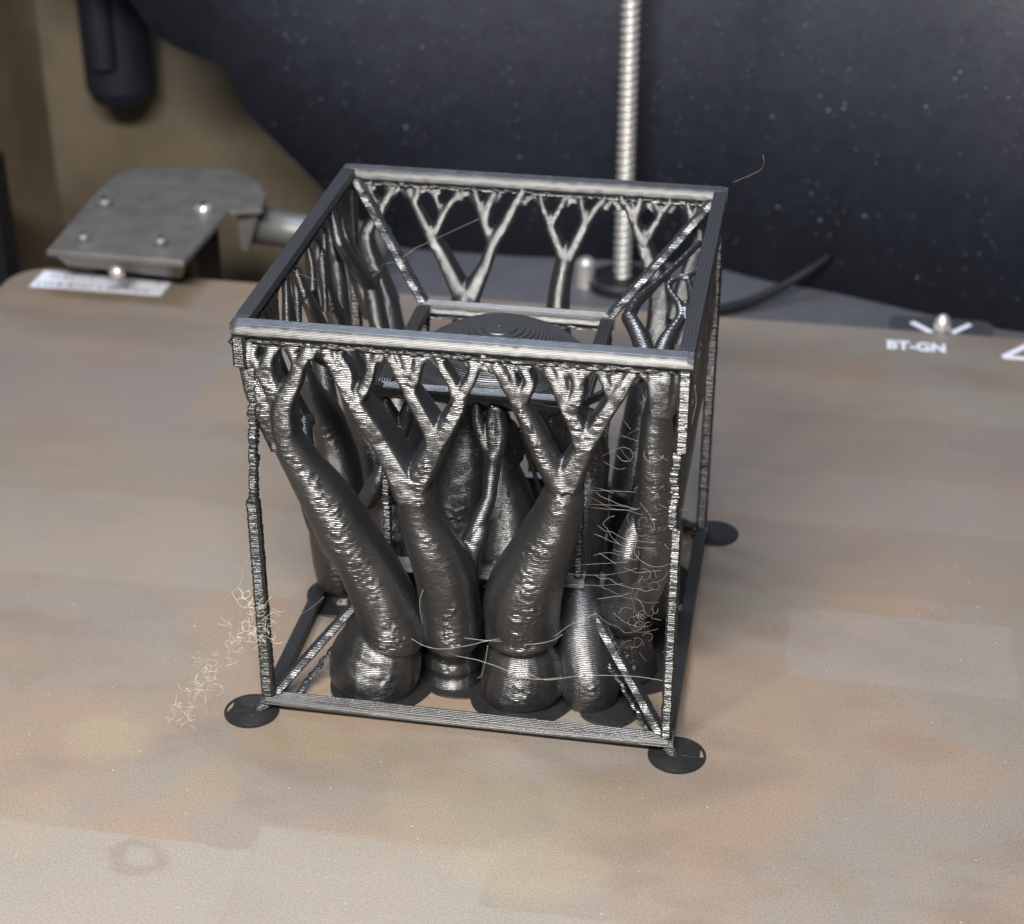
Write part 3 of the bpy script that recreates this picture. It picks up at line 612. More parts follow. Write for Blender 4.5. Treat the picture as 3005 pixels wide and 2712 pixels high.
# ================================================================== things behind the print
# outline of the hanging left edge (x, z), then a foot that wanders towards the viewer on the ledge
EDGE = [(-130, 75), (-112, 62), (-99.5, 57.8), (-90.3, 42.8), (-83.3, 38.5), (-76, 36.2), (-70.8, 34.5), (-69.8, 30.6), (-68.2, 26.1), (-65.6, 22),
        (-62.6, 18.6), (-54.9, 10.9), (-47.2, 3.0), (-36.6, -5.9), (-29, -11.0), (-24, -11.98)]
FOOT = [(-24, 214), (1.6, 214), (30, 216), (50, 216.5), (58, 214.5), (64, 211.5), (70, 209), (76.4, 207.6), (85.3, 205.2), (92.9, 202.4), (102, 198.6),
        (111.2, 195.1), (120.6, 191.3), (132.4, 189.2), (160, 187), (200, 186)]
ph = thing('dark_back_panel', (30, 215, -12), 'large dusty black panel with a curved lower edge behind the lead screw', 'panel')


def foot_y(x):
    for (a, ya), (b, yb) in zip(FOOT, FOOT[1:]):
        if a <= x <= b:
            return ya + (yb - ya) * (x - a) / (b - a)
    return FOOT[0][1]


mb = MB()
loopF, loopB = [], []
for k_ in (0, 4):
    ring = [(x, foot_y(x) + k_, z) for x, z in EDGE] + [(x, y + k_, -11.98) for x, y in FOOT[1:]]
    top = [(x, y + k_ + (215 - y) * 0.55, 170) for x, y in FOOT[::-1]] + [(-130, 214 + k_, 170)]
    (loopF if k_ == 0 else loopB).extend([ring, top])
# front and back as strips over x, so the sheet can curve
xs = sorted(set([x for x, z in EDGE] + [x for x, y in FOOT]))


def low_z(x):
    if x >= -24:
        return -11.98
    for (a, za), (b, zb) in zip(EDGE, EDGE[1:]):
        if a <= x <= b:
            return za + (zb - za) * (x - a) / (b - a)
    return 75


rings = []
for x in xs:
    y = foot_y(x)
    yt = y + (215 - y) * 0.55
    z0 = low_z(x)
    rings.append([(x, y, z0), (x, y * .6 + yt * .4, z0 + (170 - z0) * .3), (x, yt, 170), (x, yt + 4, 170), (x, y * .6 + yt * .4 + 4, z0 + (170 - z0) * .3), (x, y + 4, z0)])
mb.rings(rings)
mb.build('panel_sheet', M['panel'], ph, smooth=True)
mb = MB()
for i in range(1000):
    x = rnd.uniform(-60, 150)
    z = rnd.uniform(-5, 80)
    if rnd.random() < 0.35:
        z = rnd.uniform(35, 80)
    r = rnd.uniform(0.08, 0.24) * (1.8 if rnd.random() < 0.08 else 1)
    yf = foot_y(x)
    yq = yf + (215 - yf) * 0.55 * (z + 12) / 182 - 0.2
    mb.add([(x - r, yq, z), (x, yq - .3, z - r), (x + r, yq, z), (x, yq - .3, z + r), (x, yq - .5, z)],
           [(0, 1, 4), (1, 2, 4), (2, 3, 4), (3, 0, 4), (3, 2, 1, 0)])
mb.build('dust', M['dust'], ph, kind='stuff')

# lead screw with helical thread
ls = thing('lead_screw', (33, 205, -16), 'bright threaded steel lead screw standing upright behind the print', 'lead screw')
rings = []
k = 20
for i in range(0, 110 * 10):
    z = -11.9 + i * 0.1
    rg = []
    for j in range(k):
        a = 2 * math.pi * j / k
        ph_ = (z / 1.9 - j / k) % 1.0
        r = 2.25 - 0.9 * max(0, min(1, 1.6 * abs(ph_ - 0.5) * 2 - 0.5))
        rg.append((33.1 + r * math.cos(a), 200 + r * math.sin(a), z))
    rings.append(rg)
mb = MB()
mb.rings(rings)
mb.build('threaded_rod', M['rod'], ls, smooth=True)
mb = MB()
mb.tube([(33.1, 200, -11.99), (33.1, 200, -9.8), (33.1, 200, -9.0), (33.1, 200, -8.9)], [8.5, 8.5, 7.6, 3], 32)
mb.build('black_bearing', M['black'], ls)
mb = MB()
mb.tube([(24, 199, -11.98), (24, 199, -11), (24, 199, -5.6), (24, 199, -4.6)], [2.4, 2.3, 2.2, 1.4], 18)
o = mb.build('nut', M['rod'], ls)

# black cable that runs up to the panel
cb = MB()
pts = [(20, 176, -10.5), (45, 180, -10.4), (57.8, 186, -10.2), (66, 191, -9.4), (73, 196, -7.2), (80, 201, -4.0), (84, 205, -2.0)]
sc = smooth_chain([(*p, 2.0) for p in pts], 1.5)
cb.tube([q[:3] for q in sc], [1.7 * (1 - 0.4 * i / len(sc)) for i in range(len(sc))], 12)
o = cb.build('black_cable', M['black'], None, smooth=True, label='thick black cable rising from the grey ledge towards the dark panel')
o['category'] = 'cable'

# dark block hanging in the far left corner
db = thing('hanging_block', (-140, 270, 0), 'blurred dark rectangular block hanging against the brown wall', 'block')
mb = MB()
mb.tube([(-128, 282, -1), (-128, 282, 1), (-128, 282, 5), (-128, 282, 120)], [4, 8, 10, 10.3], 28)
mb.build('block_body', M['navy'], db)
mb = MB()
mb.tube([(-128, 271.5, 14), (-128, 271.5, 40)], [4, 4], 16)
mb.build('cover', M['navy'], db)

# screw at the rear edge of the sheet
es = thing('edge_screw', (109.7, 162.8, -20), 'bright steel screw standing at the rear edge between white chevrons', 'screw')
mb = MB()
mb.tube([(109.7, 162.8, -10), (109.7, 162.8, -1)], [1.3, 1.3], 12)
mb.build('shaft', M['rod'], es)
mb = MB()
mb.ball((109.7, 162.8, 0.2), (2.0, 2.0, 3.2))
mb.build('screw_head', M['rod'], es, smooth=True)

# wiper bracket at the rear left corner of the bed
br = thing('wiper_bracket', (-77, 172, -6), 'grey metal bracket with round screws behind the white code strip', 'bracket')
OUT = [(-93.4, 144.8), (-95.4, 179.0), (-95.4, 190), (-94.2, 196), (-90.5, 200), (-65.1, 202.3), (-58, 195), (-53.5, 186.5), (-52.4, 178.5), (-59.8, 176), (-60.4, 144.0)]
OUT = [(x, y - 1) for x, y in OUT][::-1]
mb = MB()
mb.rings([[(x, y, 10.6) for x, y in OUT], [(x, y, 11.6) for x, y in OUT], [(-77 + (x + 77) * 0.99, 172 + (y - 172) * 0.993, 12.0) for x, y in OUT]])
mb.build('top_plate', M['bracket'], br)
mb = MB()
mb.rings([[(-92.5, 145.2, 10.58), (-61, 144.4, 10.58), (-64.5, 151.2, 4.0), (-93, 153.2, 4.2)],
          [(-92.5, 146.8, 10.58), (-61, 146.0, 10.58), (-64.5, 153.0, 4.0), (-93, 155.0, 4.2)]])
mb.build('front_flange', M['bracket'], br)
for x, y, r, z in ((-90.3, 172.5, 2.0, 12), (-65.5, 173.0, 2.3, 12), (-87.1, 150.5, 1.6, 12), (-68.7, 151.4, 1.7, 12)):
    mb = MB()
    mb.tube([(x, y, z), (x, y, z + 1.2), (x, y, z + 1.8), (x, y, z + 1.9)], [r, r, r * 0.7, r * 0.2], 20)
    so = MB()
    so.tube([(x, y, z + 1.85), (x, y, z + 1.95)], [r * .42, r * .42], 6)
    sc_ob = mb.build('screw', M['bright'] if x in (-65.5,) else M['bracket'], br, smooth=True,
             label='bright polished screw head' if x == -65.5 else None)
    so.build('socket', M['black'], sc_ob)
mb = MB()
mb.tube([(-77.4, 145.8, 6.9), (-77.4, 143.9, 7.6), (-77.4, 143.4, 7.8)], [1.7, 1.6, 0.7], 18)
mb.build('screw', M['rod'], br, smooth=True)
mb = MB()
mb.rings([[(-59.8, 180, 12.9), (-54.4, 180, 9.1), (-57.4, 180, -0.5), (-59.2, 180, -0.5)][::-1], [(-59.8, 182, 12.9), (-54.4, 182, 9.1), (-57.4, 182, -0.5), (-59.2, 182, -0.5)][::-1]])
mb.build('folded_tab', M['bracket'], br)
mb = MB()
mb.tube([(-58, 188, 3.2), (-48, 188, 2.2), (-36, 188, 1.2), (-24, 188, 0.2)], [4.8, 4.4, 4.2, 4.2], 20)
mb.build('arm', M['bracket'], br, smooth=True)
mb = MB()
mb.box(-33.8, -28.2, 172, 186, -14, 6.5)
mb.build('end_block', M['bracket'], br)
mb = MB()
mb.box(-90, -64, 161, 178, -8, 10.55)
mb.build('foot', M['floor'], br)

# ================================================================== the print
ZB = 0.9          # the frame stands a little above the sheet
L, H = 65.0, 66.6
W = 2.2
root = thing('printed_frame', (32.5, 32.5, 0), 'charcoal printed cube inside a cube with a dome and tree supports on the tan sheet', '3D print')


def outline(w, h, n, groove):
    """profile of a printed bar: layers bulge a little, square section (u across, v up)"""
    pts = []
    def inset(v):                           # the lowest layers step inwards
        return max(0.0, 0.28 - v / h) * w * 0.9
    for i in range(n):                      # right side going up
        v0 = h * i / n
        c = inset(v0)
        pts += [(w / 2 - groove - c, v0), (w / 2 - c, v0 + h / n * 0.3), (w / 2 - c, v0 + h / n * 0.7)]
    pts.append((w / 2 - groove * 2, h))
    m = 5
    for i in range(m):                      # top going left
        u0 = w / 2 - w * i / m
        pts += [(u0 - w / m * 0.35, h + groove * 0.5), (u0 - w / m * 0.65, h + groove * 0.5), (u0 - w / m, h - groove)]
    pts[-1] = (-w / 2 + groove * 2, h)
    for i in range(n - 1, -1, -1):
        v0 = h * i / n
        c = inset(v0)
        pts += [(-w / 2 + c, v0 + h / n * 0.7), (-w / 2 + c, v0 + h / n * 0.3), (-w / 2 + groove + c, v0)]
    return pts


def bar(p0, p1, w, h, name='outer_bar', sag=0.0, seed=0, cut=0.0):
    """horizontal printed bar from p0 to p1 (centre of underside)"""
    p0, p1 = Vector(p0), Vector(p1)
    d = (p1 - p0)
    ln = d.length
    d.normalize()
    s = Vector((d.y, -d.x, 0))
    prof = outline(w, h, 10, 0.045)
    rr = random.Random(seed)
    n = int(ln / 0.9)
    rings = []
    for i in range(n + 1):
        t = ln * i / n
        j1, j2 = rr.uniform(-.008, .008), rr.uniform(-.008, .008)
        c = p0 + d * t
        end = min(t, ln - t)
        k = 0.93 if end < 0.05 else 1.0
        rings.append([tuple(c + s * (u * k + j1) + Vector((0, 0, v * (k if v > h / 2 else 1) + j2 - sag * math.sin(math.pi * i / n)))) for u, v in prof])
    mb = MB()
    mb.rings(rings)
    return mb.build(name, M['bar'], root)


zt = H + ZB - W
# top frame: front and back bars run the full length, side bars butt between them
bar((0, W / 2, zt), (L, W / 2, zt), W, W, seed=1)
bar((0, L - W / 2, zt), (L, L - W / 2, zt), W, W, seed=2)
bar((W / 2, W + .01, zt - 0.004), (W / 2, L - W - .01, zt - 0.004), W, W, seed=3)
bar((L - W / 2, W + .01, zt - 0.004), (L - W / 2, L - W - .01, zt - 0.004), W, W, seed=4)
# bottom frame
bar((0, W / 2, ZB), (L, W / 2, ZB), W * .95, W * .9, seed=5, sag=0.1)
bar((0, L - W / 2, ZB), (L, L - W / 2, ZB), W * .95, W * .9, seed=6)
bar((W / 2, W + .01, ZB), (W / 2, L - W - .01, ZB), W * .95, W * .9 - .01, seed=7)
bar((L - W / 2, W + .01, ZB), (L - W / 2, L - W - .01, ZB), W * .95, W * .9 - .01, seed=8)
# inner cube
i0, i1 = 0.25 * L, 0.75 * L
izb, izt = 0.25 * H + ZB, 0.75 * H + ZB
w2 = 2.1
for zz in (izb, izt - w2):
    bar((i0, i0 + w2 / 2, zz), (i1, i0 + w2 / 2, zz), w2, w2, 'inner_bar', seed=11)
    bar((i0, i1 - w2 / 2, zz), (i1, i1 - w2 / 2, zz), w2, w2, 'inner_bar', seed=12)
    bar((i0 + w2 / 2, i0 + w2 + .01, zz - .004), (i0 + w2 / 2, i1 - w2 - .01, zz - .004), w2, w2, 'inner_bar', seed=13)
    bar((i1 - w2 / 2, i0 + w2 + .01, zz - .004), (i1 - w2 / 2, i1 - w2 - .01, zz - .004), w2, w2, 'inner_bar', seed=14)


def stack(name, path, label=None, seed=0, lay=0.2, material='print'):
    """layer by layer column; path(z) -> (x, y, half width, jitter)"""
    rr = random.Random(seed)
    z0, z1 = path['z0'], path['z1']
    n = int((z1 - z0) / lay)
    rings = []
    ox = oy = 0.0
    for i in range(n + 1):
        z = z0 + (z1 - z0) * i / n
        x, y, hw, j = path['f'](z)
        ox = ox * 0.3 + rr.uniform(-j, j)
        oy = oy * 0.3 + rr.uniform(-j, j)
        h = hw + rr.uniform(-j, j) * 0.8
        for zz, k in ((z + 0.02, h - 0.05), (z + lay * 0.35, h), (z + lay * 0.7, h)):
            q = k * 0.62
            rings.append([(x + ox + a, y + oy + b, zz) for a, b in
                          ((k, -q), (k, q), (q, k), (-q, k), (-k, q), (-k, -q), (-q, -k), (q, -k))])
    mb = MB()
    mb.rings(rings)
    return mb.build(name, M[material], root, label=label)


def post_front_left(z):
    if z > 60.6:
        return 1.0, 1.0, 1.0, 0.03
    if z > 38:
        t = (z - 38) / 22.6
        return 1.25 + 1.3 * math.sin(t * 1.7) * (0.4 + 0.6 * t), 1.2, 0.66 + 0.07 * math.sin(z * 1.7), 0.12
    return 1.15, 1.1, 0.98, 0.05


def post_front_right(z):
    if z > 52.5:
        return L - 1.0, 1.0, 0.95, 0.03
    if z > 40:
        return L - 1.75 + 0.12 * math.sin(z), 1.1, 0.80, 0.14
    return L - 1.2, 1.1, 0.82, 0.06


stack('post', dict(z0=ZB + W * .9 + .02, z1=zt - .05, f=post_front_left), 'front left post, thin and beaded below its thick top', 21)
stack('post', dict(z0=ZB + W * .9 + .02, z1=zt - .05, f=post_front_right), 'front right post with gaps and beads between layers', 22)
stack('post', dict(z0=ZB + W * .9 + .02, z1=zt - .05, f=lambda z: (L - 1.1, L - 1.1, 0.92, 0.05)), None, 23)
stack('post', dict(z0=ZB + W * .9 + .02, z1=zt - .05, f=lambda z: (1.1, L - 1.1, 0.92, 0.05)), None, 24)
for x in (i0 + 1.05, i1 - 1.05):
    for y in (i0 + 1.05, i1 - 1.05):
        stack('inner_post', dict(z0=izb + w2 + .02, z1=izt - w2 - .05, f=lambda z, x=x, y=y: (x, y, 0.62, 0.12)), None, int(x + y))


def strut(a, b, hw, seed, jit=0.03, name='strut'):
    lo, hi = (a, b) if a[2] < b[2] else (b, a)

    def f(z):
        t = (z - lo[2]) / (hi[2] - lo[2])
        return lo[0] + (hi[0] - lo[0]) * t, lo[1] + (hi[1] - lo[1]) * t, hw, jit
    return stack(name, dict(z0=lo[2], z1=hi[2], f=f), None, seed, 0.3)


k = 0
for sx in (0, 1):
    for sy in (0, 1):
        ox_, oy_ = (1.6, L - 1.6)[sx], (1.6, L - 1.6)[sy]
        ix_, iy_ = (i0 + .9, i1 - .9)[sx], (i0 + .9, i1 - .9)[sy]
        strut((ox_, oy_, ZB + 1.2), (ix_, iy_, izb + 0.4), 0.95, 30 + k)
        strut((ox_ + (1 - 2 * sx) * .6, oy_ + (1 - 2 * sy) * .6, H + ZB - 1.8), (ix_, iy_, izt - 0.6), 0.95, 40 + k)
        k += 1
# ragged support slivers under the lower front struts
strut((4.5, 5.0, 0.3), (i0 + 0.2, i0 + 1.2, izb - 2.6), 0.42, 51, 0.2, 'support_sliver')
strut((L - 3.6, 4.2, 0.3), (i1 - 2.6, i0 + 0.8, izb - 1.6), 0.42, 52, 0.2, 'support_sliver')


# dome in real printed steps
def dome():
    R_, cz = 20.5, H / 2 + ZB
    seg = 96
    prof = []
    z = 47.6
    lay = 0.2
    while z < cz + R_ - 0.02:
        r0 = math.sqrt(max(R_ * R_ - (z + lay * .5 - cz) ** 2, 0.02))
        prof += [(r0 - 0.05, z + .01), (r0, z + lay * 0.3), (r0 - 0.01, z + lay * 0.8), (r0 - 0.06, z + lay)]
        z += lay
    rings = []
    for r, z in prof:
        rings.append([(32.5 + r * math.cos(2 * math.pi * j / seg), 32.5 + r * math.sin(2 * math.pi * j / seg), z) for j in range(seg)])
    mb = MB()
    mb.rings(rings)
    return mb.build('dome', M['bar'], root, label='stepped round dome in the middle of the inner cube')


dome()


# interface strips between supports and bars
def interface(p0, p1, seed, w=0.75):
    rr = random.Random(seed)
    p0, p1 = Vector(p0), Vector(p1)
    ln = (p1 - p0).length
    d = (p1 - p0) / ln
    mb = MB()
    t = 0.0
    while t < ln:
        s = rr.uniform(0.5, 1.7)
        c = p0 + d * (t + s / 2)
        if rr.random() < 0.86:
            rx_ = s * 0.62
            e = (abs(d.x) * rx_ + abs(d.y) * w * rr.uniform(.8, 1.2), abs(d.y) * rx_ + abs(d.x) * w * rr.uniform(.8, 1.2), rr.uniform(0.12, 0.26))
            mb.ball((c.x + rr.uniform(-.1, .1), c.y + rr.uniform(-.1, .1), c.z + rr.uniform(-.12, .08)), e, 8, 5)
        t += s * 0.9
    for q in (-0.6, 0.1, 0.55):
        pts, m = [], int(ln / 0.6)
        for i in range(m + 1):
            c = p0 + d * (ln * i / m)
            pts.append((c.x + abs(d.y) * q + rr.uniform(-.08, .08), c.y + abs(d.x) * q + rr.uniform(-.08, .08), c.z + rr.uniform(-.12, .12)))
        mb.tube(pts, 0.2, 6)
    return mb.build('support_interface', M['print'], root, kind='stuff')


zi = zt - 0.52
interface((2.6, 1.0, zi), (L - 2.4, 1.0, zi), 61)
interface((2.6, L - 1.2, zi), (L - 2.4, L - 1.2, zi), 62)
interface((1.1, 3, zi), (1.1, L - 3, zi), 63)
interface((L - 1.1, 3, zi), (L - 1.1, L - 3, zi), 64)
zj = izt - w2 - 0.4
interface((i0 + 1, i1 - 1.1, zj), (i1 - 1, i1 - 1.1, zj), 65)
interface((i1 - 1.1, i0 + 2, zj), (i1 - 1.1, i1 - 2, zj), 66)

# tree supports ---------------------------------------------------------------
rs = random.Random(5)
brim_count = 0
LABEL = {'front': 'thick branching support under the front top bar', 'back': 'branching support under the rear top bar',
         'left': None, 'right': None, 'inner': 'swelling support trunk under the dome'}
for wall, trees in TREES.items():
    for ti, tree in enumerate(trees):
        mb = MB()
        for ch in tree['ch']:
            tip = ch[-1] == 'tip'
            nodes = [tuple(p) for p in (ch[:-1] if tip else ch)]
            if len(nodes) > 1:
                sc = smooth_chain(nodes, 0.8)
                if wall == 'front':
                    for q in sc:
                        q[3] *= 1.2 if q[3] < 1.7 else 1.08
                thick = max(q[3] for q in sc) > 2.75
                if wall in ('front', 'back') and not thick:
                    mb.blade([q[:3] for q in sc], [q[3] for q in sc], 1.45 if wall == 'front' else 1.2)
                else:
                    mb.tube([q[:3] for q in sc], [q[3] for q in sc], 30)
                    for q in sc[4::3] + [sc[-1]]:
                        mb.ball(q[:3], (q[3] * .985,) * 3, 24, 12)
            if tip:
                # mini twigs that fan out to the bar above
                x, y, z, r = nodes[-1]
                z_goal = zt - 0.95
                horizontal = wall in ('front', 'back')
                for e in (-1.6, -0.7, 0.3, 1.3):
                    e += rs.uniform(-.35, .35)
                    tx, ty = (x + e, y) if horizontal else (x, y + e)
                    tz = z_goal + rs.uniform(-0.1, 0.15)
                    zs = min(z, z_goal - 1.4)
                    mb.blade([(x, y, zs - 0.3), (x + (tx - x) * .5, y + (ty - y) * .5, (zs + tz) / 2), (tx, ty, tz)], [r * 1.0, r * .75, 0.5], 1.2)
        vox = 0.22 if wall == 'front' else 0.30
        me = remeshed(mb, 'support_tree', vox, seam=0.15 if wall in ('front',) else 0.13, seed=ti * 7 + len(wall), rough=0.03, lump=0.35 if wall != 'back' else 0.15)
        ob = link('support_tree', me, M['print'], root, True, label=LABEL[wall])
        if 'base' in tree:
            bx, by, br_ = tree['base']
            brim_count += 1
            h = 0.20 + 0.012 * brim_count
            mb = MB()
            R0 = br_ + 3.2
            prof = [(R0, 0.002), (R0, h * 0.7), (R0 - 0.1, h)]
            for q in range(1, 9):
                prof += [(R0 - q * 0.45 + .12, h), (R0 - q * 0.45, h - 0.03), (R0 - q * 0.45 - .1, h)]
            rr2 = random.Random(brim_count)
            ph0 = rr2.random() * 6
            rings = []
            for r, z in prof:
                rings.append([(bx + (r + 0.15 * math.sin(5 * a + ph0)) * math.cos(a), by + (r + 0.15 * math.sin(5 * a + ph0)) * math.sin(a), z)
                              for a in (2 * math.pi * j / 64 for j in range(64))])
            mb.rings(rings)
            mb.build('brim', M['brim'], ob)


# brim discs under the four corners
def disc(cx, cy, r, gap):
    mb = MB()
    n = 72
    h = 0.22
    if gap is None:
        mb.rings([[(cx + q * math.cos(2 * math.pi * j / n), cy + q * math.sin(2 * math.pi * j / n), z) for j in range(n)] for q, z in [(r, .002), (r, .16), (r - .12, h)] + [(r - .12 - .43 * g - e, h - (.03 if e == .2 else 0)) for g in range(8) for e in (.08, .2, .32)]])
    else:
        a0, a1 = gap
        # inner disc with a bite, and a thin rim that bridges it, one line wide

        def rad(a):
            t = (a - a0) / (a1 - a0)
            return r - 0.45 - (0.55 * math.sin(math.pi * t) if 0 < t < 1 else 0)
        A = [2 * math.pi * j / n for j in range(n)]
        mb.rings([[(cx + (rad(a) + d) * math.cos(a), cy + (rad(a) + d) * math.sin(a), z) for a in A] for d, z in [(0, .002), (0, .16), (-.08, h)] + [(-.1 - .42 * g - e, h - (.03 if e == .2 else 0)) for g in range(7) for e in (.08, .2, .32)]])
        vs, fs = [], []
        for a in A:
            ri = r - 0.42
            for q, z in ((ri, .002), (r, .002), (r, .2), (r - .1, h - .01), (ri + .05, h - .01)):
                vs.append((cx + q * math.cos(a), cy + q * math.sin(a), z))
        for j in range(n):
            for i in range(5):
                a_, b_ = j * 5 + i, j * 5 + (i + 1) % 5
                c_, d_ = ((j + 1) % n) * 5 + (i + 1) % 5, ((j + 1) % n) * 5 + i
                fs.append((a_, d_, c_, b_))
        # close the rim against the disc except at the bite
        mb.add(vs, fs)
        vs, fs = [], []
        for j, a in enumerate(A):
            t = (a - a0) / (a1 - a0)
            ri = r - 0.40
            ro = rad(a) - 0.1
            vs += [(cx + ri * math.cos(a), cy + ri * math.sin(a), h - .02), (cx + ro * math.cos(a), cy + ro * math.sin(a), h - .02)]
        for j, a in enumerate(A):
            t = (a - a0) / (a1 - a0)
            if not (0 <= t < 1):
                j2 = (j + 1) % n
                fs.append((j * 2, j2 * 2, j2 * 2 + 1, j * 2 + 1))
        mb.add(vs, fs)
    return mb.build('brim_disc', M['brim'], root)


disc(-1.45, -0.23, 4.35, (math.radians(150), math.radians(195)))
disc(65.65, 0.29, 4.45, (math.radians(-20), math.radians(30)))
disc(66.2, 65.8, 4.4, None)
disc(-1.2, 65.6, 4.4, None)
for (x, y), (x2, y2) in (((0.9, 1.0), (-.3, .5)), ((64.0, 1.0), (64.9, .6)), ((64.2, 64.2), (64.6, 64.6)), ((.8, 64.2), (.4, 64.6))):
    mb = MB()
    mb.tube([(x2, y2, 0.1), (x2, y2, 0.4), (x, y, 1.2)], [1.0, 0.8, 0.9], 10)
    mb.build('corner_foot', M['rough_print'], root)

# loose plastic hairs -----------------------------------------------------------
hs = random.Random(11)


def hair(pts, r, wob=0.15, seg=0.6, name='string', mb=None):
    sc_ = smooth_chain([(*p, 1) for p in pts], seg)
    P = [(q[0] + hs.uniform(-wob, wob) * .3, q[1] + hs.uniform(-wob, wob) * .3, q[2] + hs.uniform(-wob, wob) * .3) for q in sc_]
    if mb is not None:
        mb.tube(P, r, 4)
        return
    m = MB()
    m.tube(P, r, 5)
    return m.build(name, M['string'], root, smooth=True)


HAIRS = [[[23.63,4.5,13.69],[25.91,4.3,12.68],[28.64,4.0,12.75],[32.63,4.0,13.86],[35.27,4.0,14.97],[37.45,5.0,15.02]],[[31.91,5.0,14.5],[35.15,4.6,14.7],[37.71,5.0,14.58]],[[30.4,5.0,10.99],[33.82,4.5,10.97],[37.22,4.0,10.47],[39.86,4.0,9.53],[43.15,4.0,8.82],[47.16,5.0,8.93]],[[47.06,5.0,16.95],[45.48,5.5,15.33],[42.87,5.5,14.38],[38.93,5.5,13.59]],[[25.6,5.0,22.63],[25.03,5.0,20.71],[25.1,5.0,18.39],[25.32,5.5,15.74]],[[35.37,6.0,12.91],[34.92,6.0,9.84],[34.25,6.0,6.83],[33.6,6.0,6.42]],[[45.75,5.0,16.32],[48.72,4.0,19.85],[52.16,3.0,22.58]],[[41.74,4.0,9.85],[44.67,4.0,8.93],[49.4,4.0,10.17],[53.06,4.0,10.82],[58.36,3.0,12.02],[63.09,2.0,12.51]],[[61.96,4.0,35.39],[63.02,4.0,33.81],[62.7,4.0,32.02],[61.13,4.0,31.31],[59.32,4.5,31.33],[57.56,5.0,32.6],[57.78,6.0,34.65]],[[52.13,6.0,47.85],[55.32,6.0,49.72],[56.72,6.0,48.85],[56.37,6.0,47.59],[55.14,6.0,47.47],[54.38,6.0,48.35]],[[45.64,9.0,39.1],[51.83,8.0,41.0],[60.32,5.0,43.13]],[[49.71,9.0,39.34],[51.06,8.0,41.38],[54.17,5.0,42.57]],[[50.51,9.0,37.37],[55.42,8.0,38.06],[61.15,5.0,40.71]],[[50.24,9.0,37.93],[54.9,8.0,38.71],[59.2,5.0,40.05]],[[47.88,9.0,26.92],[51.61,8.0,28.27],[56.5,5.0,31.0]],[[46.86,9.0,25.28],[53.2,8.0,26.51],[58.05,5.0,30.1]],[[47.51,9.0,23.51],[52.21,8.0,24.5],[56.01,5.0,27.17]],[[50.94,9.0,29.08],[53.61,8.0,30.48],[56.99,5.0,31.65]],[[50.87,9.0,55.02],[53.46,8.0,54.67],[56.31,5.0,53.22]],[[41.48,9.0,54.17],[43.63,8.0,54.33],[46.05,5.0,55.82]],[[49.67,9.0,53.53],[51.28,8.0,53.92],[52.38,5.0,55.31]],[[-1.55,1.5,24.81],[-1.91,0.0,23.29],[-4.22,0.0,20.99],[-5.34,0.0,18.18],[-6.53,-0.0,15.75]],[[-1.54,1.5,20.11],[-1.78,-0.0,20.24],[-2.45,0.0,18.51]],[[-1.1,1.5,18.81],[-2.27,0.0,18.54],[-2.85,-0.0,16.81]],[[-3.13,-0.0,17.81],[-4.65,-0.0,15.55],[-6.59,0.0,13.85],[-6.97,-3.5,14.95],[-8.29,-3.5,13.22]],[[-3.17,0.0,13.84],[-4.91,0.0,12.36],[-7.26,0.0,10.16],[-7.7,-3.5,10.66]],[[-7.7,-3.5,10.66],[-8.69,-3.5,9.69],[-10.12,-3.5,7.8]],[[1.25,1.5,24.31],[2.12,1.5,24.21],[2.34,1.5,22.19],[1.84,1.5,20.08]],[[3.07,1.5,22.48],[2.62,1.5,21.0],[1.83,1.5,19.88]],[[-0.66,1.5,27.33],[-1.47,1.5,25.83],[-1.36,0.0,25.89]],[[-3.69,0.0,9.32],[-3.3,0.0,9.8],[-3.78,0.0,8.24],[-2.66,0.0,8.6]],[[-2.02,1.5,11.25],[-2.27,1.5,10.37],[-2.99,0.0,11.43]],[[-5.6,0.0,8.23],[-4.11,0.0,8.63],[-3.08,0.0,7.9],[-3.08,0.0,6.61]],[[-8.58,-3.5,4.78],[-9.86,-3.5,2.66],[-11.3,-3.5,0.94]],[[-9.34,-3.5,10.46],[-8.32,-3.5,9.74],[-8.24,-3.5,6.54],[-9.02,-3.5,3.86]],[[0.55,1.5,16.82],[2.37,1.5,17.25],[3.82,1.5,17.62]],[[6.05,4.0,16.38],[7.58,4.0,17.51],[9.01,4.0,18.94],[10.16,4.0,20.2]],[[7.65,50.0,53.46],[9.28,50.0,54.8],[10.01,49.0,56.34],[12.81,47.0,57.85],[14.61,46.0,58.7],[14.21,46.0,59.26],[14.83,47.0,59.48],[15.74,48.0,60.02],[17.85,50.0,60.54]],[[16.73,55.0,58.41],[20.6,60.0,59.08],[24.0,62.0,60.35]],[[7.42,8.0,72.56],[8.75,10.0,70.86],[9.92,12.0,69.45]],[[9.65,5.0,58.74],[11.32,6.0,57.52],[13.0,7.0,56.18]],[[70.35,60.0,75.1],[70.7,60.0,73.97],[70.16,61.0,72.25],[68.44,62.0,70.78],[65.72,63.0,69.06]],[[65.35,0.0,63.55],[65.66,0.0,60.98],[65.39,0.0,58.85],[65.23,0.0,57.25]]]
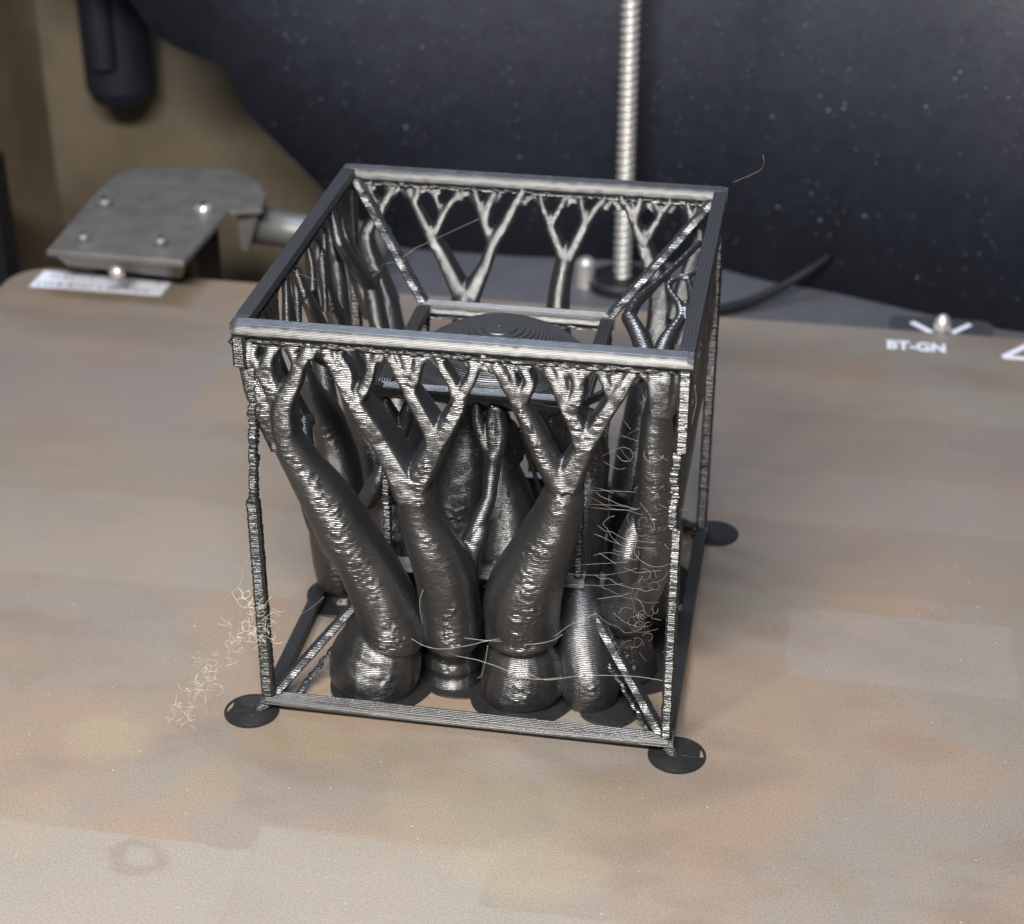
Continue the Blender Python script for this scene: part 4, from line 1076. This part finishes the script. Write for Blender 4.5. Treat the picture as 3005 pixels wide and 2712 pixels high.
for i, P in enumerate(HAIRS):
    hair(P, 0.036 if i < 8 else 0.019, 0.05)
# short tangled wisps: two tufts too fine to count
def wisp(c, n, step, curl, r, mb, floor=0.4):
    c = Vector(c)
    d = Vector((hs.gauss(0, 1), hs.gauss(0, .4), hs.gauss(0, .8))).normalized()
    ax = Vector((hs.gauss(0, .5), 1, hs.gauss(0, .5))).normalized()
    ang = hs.gauss(0, curl)
    pts = [tuple(c)]
    for _ in range(n):
        d = Matrix.Rotation(ang + hs.gauss(0, .15), 3, ax) @ d
        c = c + d * step * hs.uniform(.7, 1.3)
        c.z = max(c.z, floor)
        pts.append(tuple(c))
    mb.tube(pts, r, 4)


mb = MB()
for i in range(90):
    t = hs.random() ** 0.8
    wisp((-2.2 - 9.5 * t + hs.gauss(0, 1.2), -1.0 - 5 * t + hs.gauss(0, .8), max(0.6, 17 - 16 * t + hs.gauss(0, 1.3))), hs.randint(3, 9), 0.35, 0.5, hs.uniform(.010, .018), mb)
for i in range(60):
    t = hs.random()
    wisp((0.5 + hs.gauss(0, 1.4), 0.2 + hs.gauss(0, .7), 13 + 9 * t), hs.randint(4, 10), 0.35, 0.45, hs.uniform(.014, .028), mb)
mb.build('string_wisps', M['pale_string'], root, kind='stuff', label='pale wispy tuft of plastic hairs beside the front left post')
mb = MB()
for i in range(85):
    t = hs.random()
    wisp((58.6 + hs.gauss(0, 1.9), 5.5 + hs.gauss(0, 1.4), 15 + 40 * t + hs.gauss(0, 2.0)), hs.randint(4, 14), 0.42, 0.42, hs.uniform(.010, .022), mb)
mb.build('string_wisps', M['string'], root, kind='stuff')
# a few long loose loops between the right trunk and the post
for i in range(9):
    z = hs.uniform(18, 52)
    x0, x1 = 50.5 + hs.uniform(-1, 2), 61.5 + hs.uniform(-1.5, 1)
    sag = hs.uniform(0.3, 1.8)
    pts = [(x0 + (x1 - x0) * q / 8, 8 - 3 * q / 8 + hs.gauss(0, .2), z - sag * math.sin(math.pi * q / 8) + hs.gauss(0, .12)) for q in range(9)]
    hair(pts, hs.uniform(.010, .022), 0.05)
